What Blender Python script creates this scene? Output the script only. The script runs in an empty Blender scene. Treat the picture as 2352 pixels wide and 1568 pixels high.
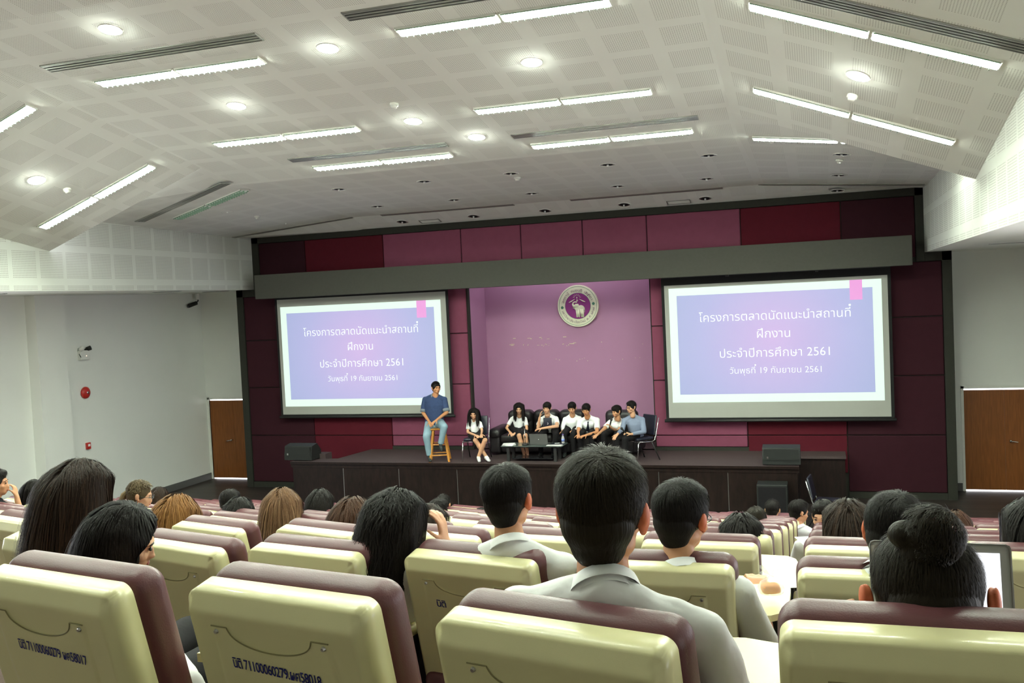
import bpy, bmesh, math, random
import numpy as np
from mathutils import Vector, Matrix, noise
random.seed(7); RNG = np.random.default_rng(7)
SC = bpy.context.scene; COL = SC.collection
PI = math.pi
H = 4.24                     # camera height above the flat floor before the stage

# ------------------------------------------------------------------ camera
YAW, PIT, ROL, F = 0.31612256, -0.04347582, -0.04709255, 2167.03
def cam_axes():
    cy, sy = math.cos(YAW), math.sin(YAW)
    f = Vector((-sy*math.cos(PIT), cy*math.cos(PIT), math.sin(PIT)))
    r0 = Vector((cy, sy, 0)); u0 = r0.cross(f)
    r = math.cos(ROL)*r0 + math.sin(ROL)*u0
    u = -math.sin(ROL)*r0 + math.cos(ROL)*u0
    return r, u, f
cr, cu, cf = cam_axes()
cam = bpy.data.cameras.new('camera'); co = bpy.data.objects.new('camera', cam); COL.objects.link(co)
co.matrix_world = Matrix(((cr.x, cu.x, -cf.x, 0), (cr.y, cu.y, -cf.y, 0), (cr.z, cu.z, -cf.z, H), (0, 0, 0, 1)))
cam.sensor_width = 36; cam.lens = F/2352*36; cam.clip_start = .05; cam.clip_end = 200
SC.camera = co
def project(p):
    d = Vector(p) - Vector((0, 0, H)); z = d.dot(cf)
    return (1176 + F*d.dot(cr)/z, 784 - F*d.dot(cu)/z, z)

# ------------------------------------------------------------------ world, exposure
W = bpy.data.worlds.new('world'); SC.world = W; W.use_nodes = True
W.node_tree.nodes['Background'].inputs[0].default_value = (.95, .97, 1, 1)
W.node_tree.nodes['Background'].inputs[1].default_value = 4.8
SC.view_settings.view_transform = 'Standard'; SC.view_settings.look = 'None'
SC.view_settings.gamma = 1; SC.view_settings.use_curve_mapping = False
SC.view_settings.exposure = 0.0
LAMP = (.90, 1.0, .84)       # the lamps' greenish white
E_TROFFER, E_DOWN, E_COVE = 285.0, 340.0, 16.0
SC.cycles.use_denoising = True
SC.cycles.max_bounces = 8; SC.cycles.diffuse_bounces = 5; SC.cycles.glossy_bounces = 3
SC.cycles.transmission_bounces = 6; SC.cycles.transparent_max_bounces = 12
SC.cycles.caustics_reflective = False; SC.cycles.caustics_refractive = False
SC.cycles.sample_clamp_indirect = 6
SC.cycles.use_adaptive_sampling = True; SC.cycles.adaptive_threshold = .02

# ------------------------------------------------------------------ materials
def lin(c):
    return tuple(((x/255)/12.92 if x/255 <= .04045 else ((x/255+.055)/1.055)**2.4) for x in c)
def nodes(name):
    m = bpy.data.materials.new(name); m.use_nodes = True
    nt = m.node_tree; return m, nt, nt.nodes['Principled BSDF']
def mat(name, c, rough=.6, spec=.4, metal=0, var=.08, scale=12, bump=0, bscale=60, coat=0, sheen=0, stretch=None):
    m, nt, b = nodes(name)
    N, L = nt.nodes, nt.links
    b.inputs['Roughness'].default_value = rough; b.inputs['Metallic'].default_value = metal
    b.inputs['Specular IOR Level'].default_value = spec; b.inputs['Coat Weight'].default_value = coat
    if sheen: b.inputs['Sheen Weight'].default_value = sheen
    tc = N.new('ShaderNodeTexCoord'); src = tc.outputs['Object']
    if stretch:
        mp = N.new('ShaderNodeMapping'); mp.inputs['Scale'].default_value = stretch
        L.new(src, mp.inputs['Vector']); src = mp.outputs['Vector']
    nz = N.new('ShaderNodeTexNoise'); nz.inputs['Scale'].default_value = scale; nz.inputs['Detail'].default_value = 4
    L.new(src, nz.inputs['Vector'])
    mx = N.new('ShaderNodeMix'); mx.data_type = 'RGBA'
    mx.inputs[6].default_value = tuple(min(1, x*(1-var)) for x in c)+(1,)
    mx.inputs[7].default_value = tuple(min(1, x*(1+var)) for x in c)+(1,)
    L.new(nz.outputs['Fac'], mx.inputs[0]); L.new(mx.outputs[2], b.inputs['Base Color'])
    if bump:
        n2 = N.new('ShaderNodeTexNoise'); n2.inputs['Scale'].default_value = bscale; n2.inputs['Detail'].default_value = 3
        L.new(src, n2.inputs['Vector'])
        bp = N.new('ShaderNodeBump'); bp.inputs['Strength'].default_value = bump; bp.inputs['Distance'].default_value = .01
        L.new(n2.outputs['Fac'], bp.inputs['Height']); L.new(bp.outputs['Normal'], b.inputs['Normal'])
    return m
def emit(name, c, s):
    m, nt, b = nodes(name)
    b.inputs['Base Color'].default_value = (.8, .8, .8, 1) if s > 2 else (.12, .12, .12, 1)
    b.inputs['Emission Color'].default_value = tuple(c)+(1,); b.inputs['Emission Strength'].default_value = s
    return m
def perforated(name, c, pu, pv, u0, bu, v0, bv, hole, hr, dark):
    # board with square fields of holes: UV in metres
    m, nt, b = nodes(name); N, L = nt.nodes, nt.links
    b.inputs['Roughness'].default_value = .85; b.inputs['Specular IOR Level'].default_value = .15
    uv = N.new('ShaderNodeUVMap'); uv.uv_map = 'UVMap'
    sp = N.new('ShaderNodeSeparateXYZ'); L.new(uv.outputs[0], sp.inputs[0])
    def M(op, a, bb=None, cc=None):
        n = N.new('ShaderNodeMath'); n.operation = op
        for k, v in enumerate((a, bb, cc)):
            if v is None: continue
            if isinstance(v, (int, float)): n.inputs[k].default_value = v
            else: L.new(v, n.inputs[k])
        return n.outputs[0]
    def band(src, off, per, wid):
        x = M('SUBTRACT', src, off); x = M('DIVIDE', x, per); x = M('FRACT', x); x = M('MULTIPLY', x, per)
        return M('LESS_THAN', x, wid)
    mask = M('MULTIPLY', band(sp.outputs[0], u0, pu, bu), band(sp.outputs[1], v0, pv, bv))
    def cell(src, off):
        x = M('SUBTRACT', src, off); x = M('DIVIDE', x, hole); x = M('FRACT', x); x = M('SUBTRACT', x, .5); return M('MULTIPLY', x, x)
    r2 = M('ADD', cell(sp.outputs[0], u0), cell(sp.outputs[1], v0))
    h = M('MULTIPLY', M('LESS_THAN', r2, hr*hr), mask)
    nz = N.new('ShaderNodeTexNoise'); nz.inputs['Scale'].default_value = .9; nz.inputs['Detail'].default_value = 3
    L.new(uv.outputs[0], nz.inputs['Vector'])
    mx = N.new('ShaderNodeMix'); mx.data_type = 'RGBA'
    mx.inputs[6].default_value = tuple(x*.95 for x in c)+(1,); mx.inputs[7].default_value = tuple(min(1, x*1.04) for x in c)+(1,)
    L.new(nz.outputs['Fac'], mx.inputs[0])
    m2 = N.new('ShaderNodeMix'); m2.data_type = 'RGBA'; L.new(h, m2.inputs[0]); L.new(mx.outputs[2], m2.inputs[6])
    m2.inputs[7].default_value = tuple(dark)+(1,); L.new(m2.outputs[2], b.inputs['Base Color'])
    bp = N.new('ShaderNodeBump'); bp.inputs['Strength'].default_value = .4; bp.inputs['Distance'].default_value = .006; bp.invert = True
    L.new(h, bp.inputs['Height']); L.new(bp.outputs['Normal'], b.inputs['Normal'])
    return m
def wood(name, c1, c2, scale=(14, 14, 1.2), rough=.45):
    m, nt, b = nodes(name); N, L = nt.nodes, nt.links
    b.inputs['Roughness'].default_value = rough; b.inputs['Specular IOR Level'].default_value = .3
    tc = N.new('ShaderNodeTexCoord'); mp = N.new('ShaderNodeMapping'); mp.inputs['Scale'].default_value = scale
    L.new(tc.outputs['Object'], mp.inputs['Vector'])
    nz = N.new('ShaderNodeTexNoise'); nz.inputs['Scale'].default_value = 2.2; nz.inputs['Detail'].default_value = 8; nz.inputs['Distortion'].default_value = .6
    L.new(mp.outputs['Vector'], nz.inputs['Vector'])
    r = N.new('ShaderNodeValToRGB'); r.color_ramp.elements[0].position = .3; r.color_ramp.elements[1].position = .7
    r.color_ramp.elements[0].color = tuple(c1)+(1,); r.color_ramp.elements[1].color = tuple(c2)+(1,)
    L.new(nz.outputs['Fac'], r.inputs[0]); L.new(r.outputs[0], b.inputs['Base Color'])
    return m
def hair_mat(name, c, tip=None):
    m, nt, b = nodes(name); N, L = nt.nodes, nt.links
    b.inputs['Roughness'].default_value = .5; b.inputs['Specular IOR Level'].default_value = .09
    at = N.new('ShaderNodeAttribute'); at.attribute_name = 'sh'
    r = N.new('ShaderNodeValToRGB'); t = tip or tuple(min(1, x*1.6+.002) for x in c)
    r.color_ramp.elements[0].color = tuple(x*.6 for x in c)+(1,); r.color_ramp.elements[1].color = tuple(t)+(1,)
    e = r.color_ramp.elements.new(.5); e.color = tuple(c)+(1,)
    L.new(at.outputs['Fac'], r.inputs[0]); L.new(r.outputs[0], b.inputs['Base Color'])
    tc = N.new('ShaderNodeTexCoord'); mp = N.new('ShaderNodeMapping'); mp.inputs['Scale'].default_value = (160, 160, 12)
    L.new(tc.outputs['Object'], mp.inputs['Vector'])
    nz = N.new('ShaderNodeTexNoise'); nz.inputs['Scale'].default_value = 1; L.new(mp.outputs['Vector'], nz.inputs['Vector'])
    bp = N.new('ShaderNodeBump'); bp.inputs['Strength'].default_value = .5; bp.inputs['Distance'].default_value = .004
    L.new(nz.outputs['Fac'], bp.inputs['Height']); L.new(bp.outputs['Normal'], b.inputs['Normal'])
    return m
def planks(name, c1, c2):
    m, nt, b = nodes(name); N, L = nt.nodes, nt.links
    b.inputs['Roughness'].default_value = .42; b.inputs['Specular IOR Level'].default_value = .35
    tc = N.new('ShaderNodeTexCoord')
    br = N.new('ShaderNodeTexBrick'); br.inputs['Scale'].default_value = 1
    br.inputs['Brick Width'].default_value = 1.2; br.inputs['Row Height'].default_value = .15; br.inputs['Mortar Size'].default_value = .004
    br.inputs['Color1'].default_value = tuple(c1)+(1,); br.inputs['Color2'].default_value = tuple(c2)+(1,)
    br.inputs['Mortar'].default_value = (.006, .005, .005, 1)
    L.new(tc.outputs['Object'], br.inputs['Vector']); L.new(br.outputs['Color'], b.inputs['Base Color'])
    return m

M = {}
M['plaster'] = mat('plaster', (.80, .82, .77), .85, .15, var=.03, scale=1.5, bump=.05, bscale=40)
M['ceil'] = perforated('perforated_ceiling', (.87, .89, .83), .6667, .64, -1.60, .49, .39, .47, .0245, .25, (.50, .50, .46))
M['ceilfront'] = perforated('perforated_ceiling_front', (.84, .86, .80), .6667, .64, -1.60, .49, .39, .47, .0245, .25, (.64, .65, .60))
M['ceil_plain'] = mat('ceiling_plain', (.83, .85, .79), .85, .15, var=.03, scale=1.2)
M['fascia'] = perforated('perforated_fascia', (.62, .64, .59), .605, .59, 12.57, .52, 5.01, .47, .03, .27, (.30, .30, .28))
M['char'] = mat('charcoal_fabric', lin((52, 52, 47)), .9, .1, var=.10, scale=30, bump=.3, bscale=400)
M['beamgrey'] = mat('beam_fabric', lin((78, 78, 72)), .9, .1, var=.08, scale=20, bump=.3, bscale=400)
M['pink'] = mat('magenta_fabric', lin((122, 66, 86)), .9, .1, var=.08, scale=8, bump=.3, bscale=400)
M['red'] = mat('wine_fabric', lin((82, 26, 36)), .9, .1, var=.10, scale=8, bump=.3, bscale=400)
M['maroon'] = mat('dark_wine_fabric', lin((54, 27, 34)), .9, .1, var=.10, scale=8, bump=.3, bscale=400)
M['purple'] = mat('purple_paint', lin((166, 122, 152)), .55, .3, var=.03, scale=3)
M['flake'] = mat('bare_plaster_flake', lin((205, 195, 165)), .9, .1)
M['blackwood'] = wood('dark_stage_wood', lin((22, 15, 13)), lin((36, 25, 22)), (8, 8, 2), .35)
M['stagetop'] = mat('stage_carpet', lin((74, 62, 62)), .7, .2, var=.15, scale=40, bump=.2, bscale=300)
M['floor'] = planks('dark_plank_floor', lin((44, 38, 36)), lin((62, 54, 50)))
M['step'] = mat('terrace_carpet', lin((92, 78, 72)), .9, .1, var=.15, scale=60)
M['backwall'] = mat('back_wall_paint', (.28, .27, .25), .85, .1)
M['base'] = mat('grey_skirting', lin((92, 92, 90)), .5, .3)
M['door'] = wood('door_veneer', lin((118, 68, 32)), lin((140, 84, 42)), (20, 20, 1.2), .4)
M['alu'] = mat('anodised_slot', (.34, .35, .32), .4, .5, metal=.5)
M['dark'] = mat('dark_gap', (.02, .02, .02), .9, .1)
M['white'] = mat('white_enamel', (.75, .76, .70), .4, .4)
M['chrome'] = mat('chrome', (.75, .76, .76), .14, .5, metal=1, var=.02)
M['steel'] = mat('brushed_steel', (.55, .55, .52), .3, .5, metal=1, var=.05)
M['tro'] = emit('lamp_tube_glow', LAMP, E_TROFFER)
M['trofaint'] = emit('faint_tube', LAMP, .22)
M['down'] = emit('downlight_glow', (.93, 1, .88), E_DOWN)
M['louver'] = mat('louver_blade', lin((170, 205, 180)), .25, .6, metal=.6)
M['cream'] = mat('cream_plastic', lin((222, 217, 168)), .3, .5, var=.03, scale=5, bump=.03, bscale=500, coat=.15)
M['burg'] = mat('burgundy_leatherette', lin((94, 54, 58)), .40, .45, var=.08, scale=9, bump=.08, bscale=260)
M['burgside'] = M['burg']
M['ink'] = mat('blue_marker_ink', lin((30, 36, 110)), .6, .2)
M['blackmetal'] = mat('black_metal', (.02, .02, .02), .4, .4)
M['leather'] = mat('black_leather', lin((26, 22, 24)), .42, .5, var=.1, scale=6, bump=.3, bscale=60)
M['blackplast'] = mat('black_plastic', lin((34, 36, 34)), .55, .3, bump=.2, bscale=600)
M['navyvinyl'] = mat('navy_vinyl', lin((26, 28, 42)), .35, .5)
M['pine'] = wood('varnished_pine', lin((176, 116, 48)), lin((205, 145, 68)), (9, 9, 1.5), .35)
M['glassdark'] = mat('black_glass', (.012, .012, .014), .06, .6, coat=.6)
M['silverlid'] = mat('laptop_lid', lin((120, 120, 118)), .35, .5, metal=.6)
M['silver'] = mat('tablet_silver', lin((168, 170, 165)), .35, .5, metal=.5)
M['paper'] = mat('white_paper', (.82, .83, .80), .8, .2, var=.02)
M['red_plastic'] = mat('red_plastic', lin((180, 44, 36)), .35, .5)
M['cloth'] = mat('white_shirt_cotton', (.86, .88, .87), .85, .15, var=.02, scale=14, bump=.6, bscale=11, sheen=.1)
M['clothfine'] = mat('white_shirt_far', (.84, .86, .85), .85, .15, var=.02, scale=14, bump=.4, bscale=14)
M['denim'] = mat('blue_denim_shirt', lin((52, 66, 98)), .9, .15, var=.18, scale=25, bump=.6, bscale=14)
M['denimcuff'] = mat('pale_denim_cuff', lin((116, 124, 132)), .9, .15)
M['jeans'] = mat('washed_jeans', lin((132, 158, 170)), .9, .15, var=.22, scale=7, bump=.6, bscale=14)
M['greyblue'] = mat('grey_blue_shirt', lin((122, 132, 152)), .85, .15, var=.06, bump=.6, bscale=14)
M['blackcloth'] = mat('black_cloth', lin((24, 22, 24)), .85, .2, bump=.4, bscale=14)
M['navycloth'] = mat('navy_cloth', lin((44, 50, 72)), .9, .15, var=.12, bump=.6, bscale=14)
M['darktee'] = mat('dark_tee', lin((26, 26, 30)), .9, .15)
M['shoe_w'] = mat('white_canvas', (.75, .75, .72), .6, .3)
M['shoe_d'] = mat('dark_shoe', lin((44, 48, 46)), .5, .3)
M['redcloth'] = mat('crimson_cloth', lin((130, 26, 44)), .8, .2)
M['bread'] = mat('toasted_bread', lin((226, 160, 84)), .7, .2, var=.2)
M['eye'] = mat('eye_dark', (.02, .015, .012), .2, .5)
M['eyewhite'] = mat('eye_white', (.6, .58, .54), .3, .4)
M['lip'] = mat('lips', lin((150, 80, 74)), .5, .3)
M['glassframe'] = mat('spectacle_frame', lin((30, 40, 46)), .3, .5)
def skin(name, c):
    m = mat(name, lin(c), .5, .35, var=.06, scale=16, bump=.06, bscale=120)
    b = m.node_tree.nodes['Principled BSDF']
    b.inputs['Subsurface Weight'].default_value = .12; b.inputs['Subsurface Radius'].default_value = (.012, .005, .003); b.inputs['Subsurface Scale'].default_value = .6
    return m
SK = {'tan': skin('skin_tan', (190, 134, 94)), 'light': skin('skin_light', (206, 158, 124)), 'mid': skin('skin_mid', (200, 148, 110)), 'ear': skin('skin_flushed', (196, 104, 66))}
HM = {'black': hair_mat('hair_black', (.012, .010, .009)), 'soft': hair_mat('hair_soft_black', (.017, .013, .008)),
      'brown': hair_mat('hair_brown', (.060, .028, .016)), 'dkbrown': hair_mat('hair_dark_brown', (.022, .013, .009), (.085, .042, .022)),
      'ginger': hair_mat('hair_ginger', (.22, .10, .03), (.46, .26, .09)), 'caramel': hair_mat('hair_caramel', (.15, .08, .04), (.36, .22, .12)),
      'streak': hair_mat('hair_streaked', (.09, .065, .035), (.34, .25, .13))}
def clear_mat(name, tint, a):
    m, nt, b = nodes(name)
    b.inputs['Base Color'].default_value = tuple(tint)+(1,); b.inputs['Transmission Weight'].default_value = a
    b.inputs['Roughness'].default_value = .05; b.inputs['IOR'].default_value = 1.2
    if a > .9:
        b.inputs['Transmission Weight'].default_value = 0; b.inputs['Alpha'].default_value = .30; b.inputs['Roughness'].default_value = .12; b.inputs['Specular IOR Level'].default_value = .8
    return m
M['clear'] = clear_mat('clear_film', (.95, .97, .96), .95)
M['glass'] = clear_mat('table_glass', (.55, .68, .62), .85)

# ------------------------------------------------------------------ helpers
def link(name, me, m=None, parent=None, smooth=False, kind=None, label=None, cat=None, group=None):
    o = bpy.data.objects.new(name, me); COL.objects.link(o)
    if m is not None and not me.materials: me.materials.append(m)
    if smooth:
        me.polygons.foreach_set('use_smooth', [True]*len(me.polygons))
    if parent is not None: o.parent = parent
    tag(o, label, cat, group, kind); return o
def tag(o, label=None, cat=None, group=None, kind=None):
    if label: o['label'] = label
    if cat: o['category'] = cat
    if group: o['group'] = group
    if kind: o['kind'] = kind
    return o
def thing(name, label, cat, loc=(0, 0, 0), rz=0, group=None):
    o = bpy.data.objects.new(name, None); COL.objects.link(o); o.empty_display_size = .1
    o.location = loc; o.rotation_euler = (0, 0, rz); return tag(o, label, cat, group)
def copy_tree(o, parent=None):
    c = o.copy(); COL.objects.link(c)
    if parent is not None: c.parent = parent
    for ch in o.children: copy_tree(ch, c)
    return c
class MB:
    """collects simple solids into one mesh"""
    def __init__(s): s.bm = bmesh.new()
    def box(s, lo, hi, rot=None, org=None, bev=0, seg=2):
        lo, hi = Vector(lo), Vector(hi)
        r = bmesh.ops.create_cube(s.bm, size=1); vs = r['verts']
        for v in vs: v.co = Vector(((v.co.x+.5)*(hi.x-lo.x)+lo.x, (v.co.y+.5)*(hi.y-lo.y)+lo.y, (v.co.z+.5)*(hi.z-lo.z)+lo.z))
        if bev:
            es = list({e for v in vs for e in v.link_edges})
            out = bmesh.ops.bevel(s.bm, geom=es, offset=bev, segments=seg, affect='EDGES', profile=.5)
            vs = list({v for f in out['faces'] for v in f.verts} | {v for v in vs if v.is_valid})
        if rot is not None:
            bmesh.ops.rotate(s.bm, cent=Vector(org or (0, 0, 0)), matrix=rot, verts=vs)
        return vs
    def cyl(s, p0, p1, r0, r1=None, n=12, cap=True):
        p0, p1 = Vector(p0), Vector(p1); r1 = r0 if r1 is None else r1
        d = (p1-p0); q = d.to_track_quat('Z', 'Y').to_matrix()
        A, B = [], []
        for k in range(n):
            a = 2*PI*k/n; v = Vector((math.cos(a), math.sin(a), 0))
            A.append(s.bm.verts.new(p0+q@(v*r0))); B.append(s.bm.verts.new(p1+q@(v*r1)))
        for k in range(n): s.bm.faces.new((A[k], A[(k+1) % n], B[(k+1) % n], B[k]))
        if cap: s.bm.faces.new(A[::-1]); s.bm.faces.new(B)
        return A+B
    def tube(s, pts, r, n=8):
        pts = [Vector(p) for p in pts]; rings = []
        for i, p in enumerate(pts):
            d = (pts[min(i+1, len(pts)-1)]-pts[max(i-1, 0)]).normalized()
            q = d.to_track_quat('Z', 'Y').to_matrix()
            if i and (q@Vector((1, 0, 0))).dot(px) < .2:
                x = (px - d*px.dot(d)).normalized(); y = d.cross(x); q = Matrix((x, y, d)).transposed()
            elif i:
                x = (px - d*px.dot(d)).normalized(); y = d.cross(x); q = Matrix((x, y, d)).transposed()
            px = q@Vector((1, 0, 0))
            rr = r[i] if isinstance(r, (list, tuple)) else r
            rings.append([s.bm.verts.new(p+q@Vector((math.cos(2*PI*k/n)*rr, math.sin(2*PI*k/n)*rr, 0))) for k in range(n)])
        for A, B in zip(rings, rings[1:]):
            for k in range(n): s.bm.faces.new((A[k], A[(k+1) % n], B[(k+1) % n], B[k]))
        s.bm.faces.new(rings[0][::-1]); s.bm.faces.new(rings[-1])
    def ell(s, c, r, rot=None, n=12):
        R = rot or Matrix.Identity(3); c = Vector(c); m_ = max(6, n*2//3); nw = s.bm.verts.new
        ax, ay, az = R@Vector((r[0], 0, 0)), R@Vector((0, r[1], 0)), R@Vector((0, 0, r[2]))
        top, bot = nw(c+az), nw(c-az); rows_ = []
        for j in range(1, m_):
            t = PI*j/m_; st_, ct = math.sin(t), math.cos(t)
            rows_.append([nw(c+ax*(math.cos(2*PI*k/n)*st_)+ay*(math.sin(2*PI*k/n)*st_)+az*ct) for k in range(n)])
        fn = s.bm.faces.new
        for k in range(n):
            k2 = (k+1) % n; fn((top, rows_[0][k], rows_[0][k2])); fn((bot, rows_[-1][k2], rows_[-1][k]))
            for A, B in zip(rows_, rows_[1:]): fn((A[k], B[k], B[k2], A[k2]))
    def cap(s, p0, r0, p1, r1, n=12):
        s.cyl(p0, p1, r0, r1, n); s.ell(p0, (r0,)*3, n=n); s.ell(p1, (r1,)*3, n=n)
    def loft(s, rings, n=20):
        R = []
        for c, rx, ry, ax, ay in rings:
            R.append([s.bm.verts.new(Vector(c)+ax*(math.cos(2*PI*k/n)*rx)+ay*(math.sin(2*PI*k/n)*ry)) for k in range(n)])
        for A, B in zip(R, R[1:]):
            for k in range(n): s.bm.faces.new((A[k], A[(k+1) % n], B[(k+1) % n], B[k]))
        s.bm.faces.new(R[0][::-1]); s.bm.faces.new(R[-1])
    def poly(s, pts): return s.bm.faces.new([s.bm.verts.new(Vector(p)) for p in pts])
    def mesh(s, name='m'):
        bmesh.ops.recalc_face_normals(s.bm, faces=s.bm.faces[:])
        me = bpy.data.meshes.new(name); s.bm.to_mesh(me); s.bm.free(); return me
    def obj(s, name, m, parent=None, smooth=False, **k): return link(name, s.mesh(name), m, parent, smooth, **k)
TS = bpy.data.scenes.new('workbench'); TDG = TS.view_layers[0]
def evaluated(o):
    TS.collection.objects.link(o); TDG.update(); dg = TDG.depsgraph; dg.update()
    return bpy.data.meshes.new_from_object(o.evaluated_get(dg))
def remesh(mb, name, voxel, smooth=4, disp=0, dscale=8):
    me = mb.mesh(name); o = bpy.data.objects.new('tmp', me)
    r = o.modifiers.new('r', 'REMESH'); r.mode = 'VOXEL'; r.voxel_size = voxel
    if smooth:
        sm = o.modifiers.new('s', 'SMOOTH'); sm.factor = .5; sm.iterations = smooth
    out = evaluated(o); out.name = name
    bpy.data.objects.remove(o); bpy.data.meshes.remove(me)
    if disp:
        n = len(out.vertices); c = np.empty(n*3, 'f'); out.vertices.foreach_get('co', c); c = c.reshape(-1, 3)
        nn = np.empty(n*3, 'f'); out.vertices.foreach_get('normal', nn); nn = nn.reshape(-1, 3)
        f = np.zeros(n)
        rg = np.random.default_rng(3)
        for k in range(10):
            w = rg.normal(size=3); w /= np.linalg.norm(w); f += np.sin((c@w)*dscale*(1+.5*k)*2+rg.uniform(0, 6)+1.5*np.sin((c@rg.normal(size=3))*dscale))/(1+.4*k)
        c += nn*(f*disp/3)[:, None]; out.vertices.foreach_set('co', c.ravel()); out.update()
    return out
def rot3(yaw, pitch=0, roll=0):
    return Matrix.Rotation(yaw, 3, 'Z')@Matrix.Rotation(pitch, 3, 'X')@Matrix.Rotation(roll, 3, 'Y')
def uvplane(name, quads, m, uvf, kind='structure', parent=None):
    bm = bmesh.new(); L = bm.loops.layers.uv.new('UVMap')
    for q in quads:
        f = bm.faces.new([bm.verts.new(Vector(p)) for p in q])
        for l in f.loops: l[L].uv = uvf(l.vert.co)
    me = bpy.data.meshes.new(name); bm.to_mesh(me); bm.free()
    return link(name, me, m, parent, kind=kind)

# ------------------------------------------------------------------ room shell
XL, XR = -12.9, 1.95          # fascias beside the folded ceiling
WL, WR = -15.1, 4.3           # side walls under the soffits
YW, YD, YB = 19.76, 20.6, -3.0
SOF = 4.79
S = .183
def zmain(x, y, zv=2.43, yv=13.4):
    z = zv + S*(yv-y)
    if x < -9.65: z -= .363*(-9.65-x)
    if x > -1.07: z -= .385*(x+1.07)
    return z+H
def zfront(x, y):
    if y <= 14.4: zc = 2.43-.18*(y-13.4)
    elif y <= 18.9: zc = 2.25-.0556*(y-14.4)
    else: zc = 2.0-.22*(y-18.9)/.86
    zs = (1.88-.022*(y-13.4)) if y <= 18.9 else 1.76+.02*(y-18.9)/.86
    cl = -9.65-.15*(y-13.4)/5.5 if y < 18.9 else -9.8
    crr = -1.07+.1*(y-13.4)/5.5 if y < 18.9 else -.97
    if x < cl: z = zc+(zs-zc)*(cl-x)/(cl-XL)
    elif x > crr: z = zc+(zs-zc)*(x-crr)/(XR-crr)
    else: z = zc
    return z+H
uvxy = lambda c: (c.x, c.y)
def uvside(a, b): return (lambda c: (c.x+.17, c.y)) if b < -9 else uvxy
def P(f, x, y): return (x, y, f(x, y))
mq = []
for a, b in ((XL, -9.65), (-9.65, -1.07), (-1.07, XR)):
    uvplane('ceiling', [[P(zmain, a, 8.1), P(zmain, b, 8.1), P(zmain, b, 13.4), P(zmain, a, 13.4)]], M['ceil'], uvside(a, b))
# earlier saw-tooth bay over the camera: its front lip hangs lower than the next bay
def zback(x, y): return zmain(x, y, zv=3.16, yv=7.9)
bq = []
for a, b in ((XL, -9.65), (-9.65, -1.07), (-1.07, XR)):
    bq.append([P(zback, a, 2.6), P(zback, b, 2.6), P(zback, b, 7.9), P(zback, a, 7.9)])
    bq.append([P(zback, a, 7.9), P(zback, b, 7.9), P(zmain, b, 8.1), P(zmain, a, 8.1)])
    bq.append([(a, YB, 8.0 if a > -12 else 7.2), (b, YB, 8.0 if b < 1 else 7.2), P(zback, b, 2.6), P(zback, a, 2.6)])
uvplane('ceiling', bq, M['ceil'], uvxy)
fq = []
ys = [13.4, 14.4, 15.6, 17.2, 18.9, 19.76]
for y0, y1 in zip(ys, ys[1:]):
    def cr_(y): return (-9.65-.15*(y-13.4)/5.5 if y < 18.9 else -9.8, -1.07+.1*(y-13.4)/5.5 if y < 18.9 else -.97)
    l0, r0 = cr_(y0); l1, r1 = cr_(y1)
    for (a0, a1), (b0, b1) in (((XL, XL), (l0, l1)), ((l0, l1), (r0, r1)), ((r0, r1), (XR, XR))):
        fq.append([P(zfront, a0, y0), P(zfront, b0, y0), P(zfront, b1, y1), P(zfront, a1, y1)])
uvplane('ceiling', fq, M['ceilfront'], uvxy)
def fascia(name, x, sgn):
    q = [[(x, YB, SOF), (x, YW, SOF), (x, YW, 8.2), (x, YB, 8.2)]]
    return uvplane(name, q, M['fascia'], lambda c: (c.y, c.z if c.z > SOF+.05 else SOF))
fascia('wall_left', XL, 1); fascia('wall_right', XR, -1)
mb = MB()
mb.poly([(WL, YB, SOF), (XL, YB, SOF), (XL, YD+.2, SOF), (WL, YD+.2, SOF)])
mb.poly([(XR, YB, SOF), (WR, YB, SOF), (WR, YD+.2, SOF), (XR, YD+.2, SOF)])
mb.obj('ceiling', M['ceil_plain'], kind='structure')
ADDED_WIN_Y, ADDED_WIN_Z = (1.0, 12.4), (1.2, 4.3)      # unseen windows added along the side aisles to brighten ceiling and walls
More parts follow.
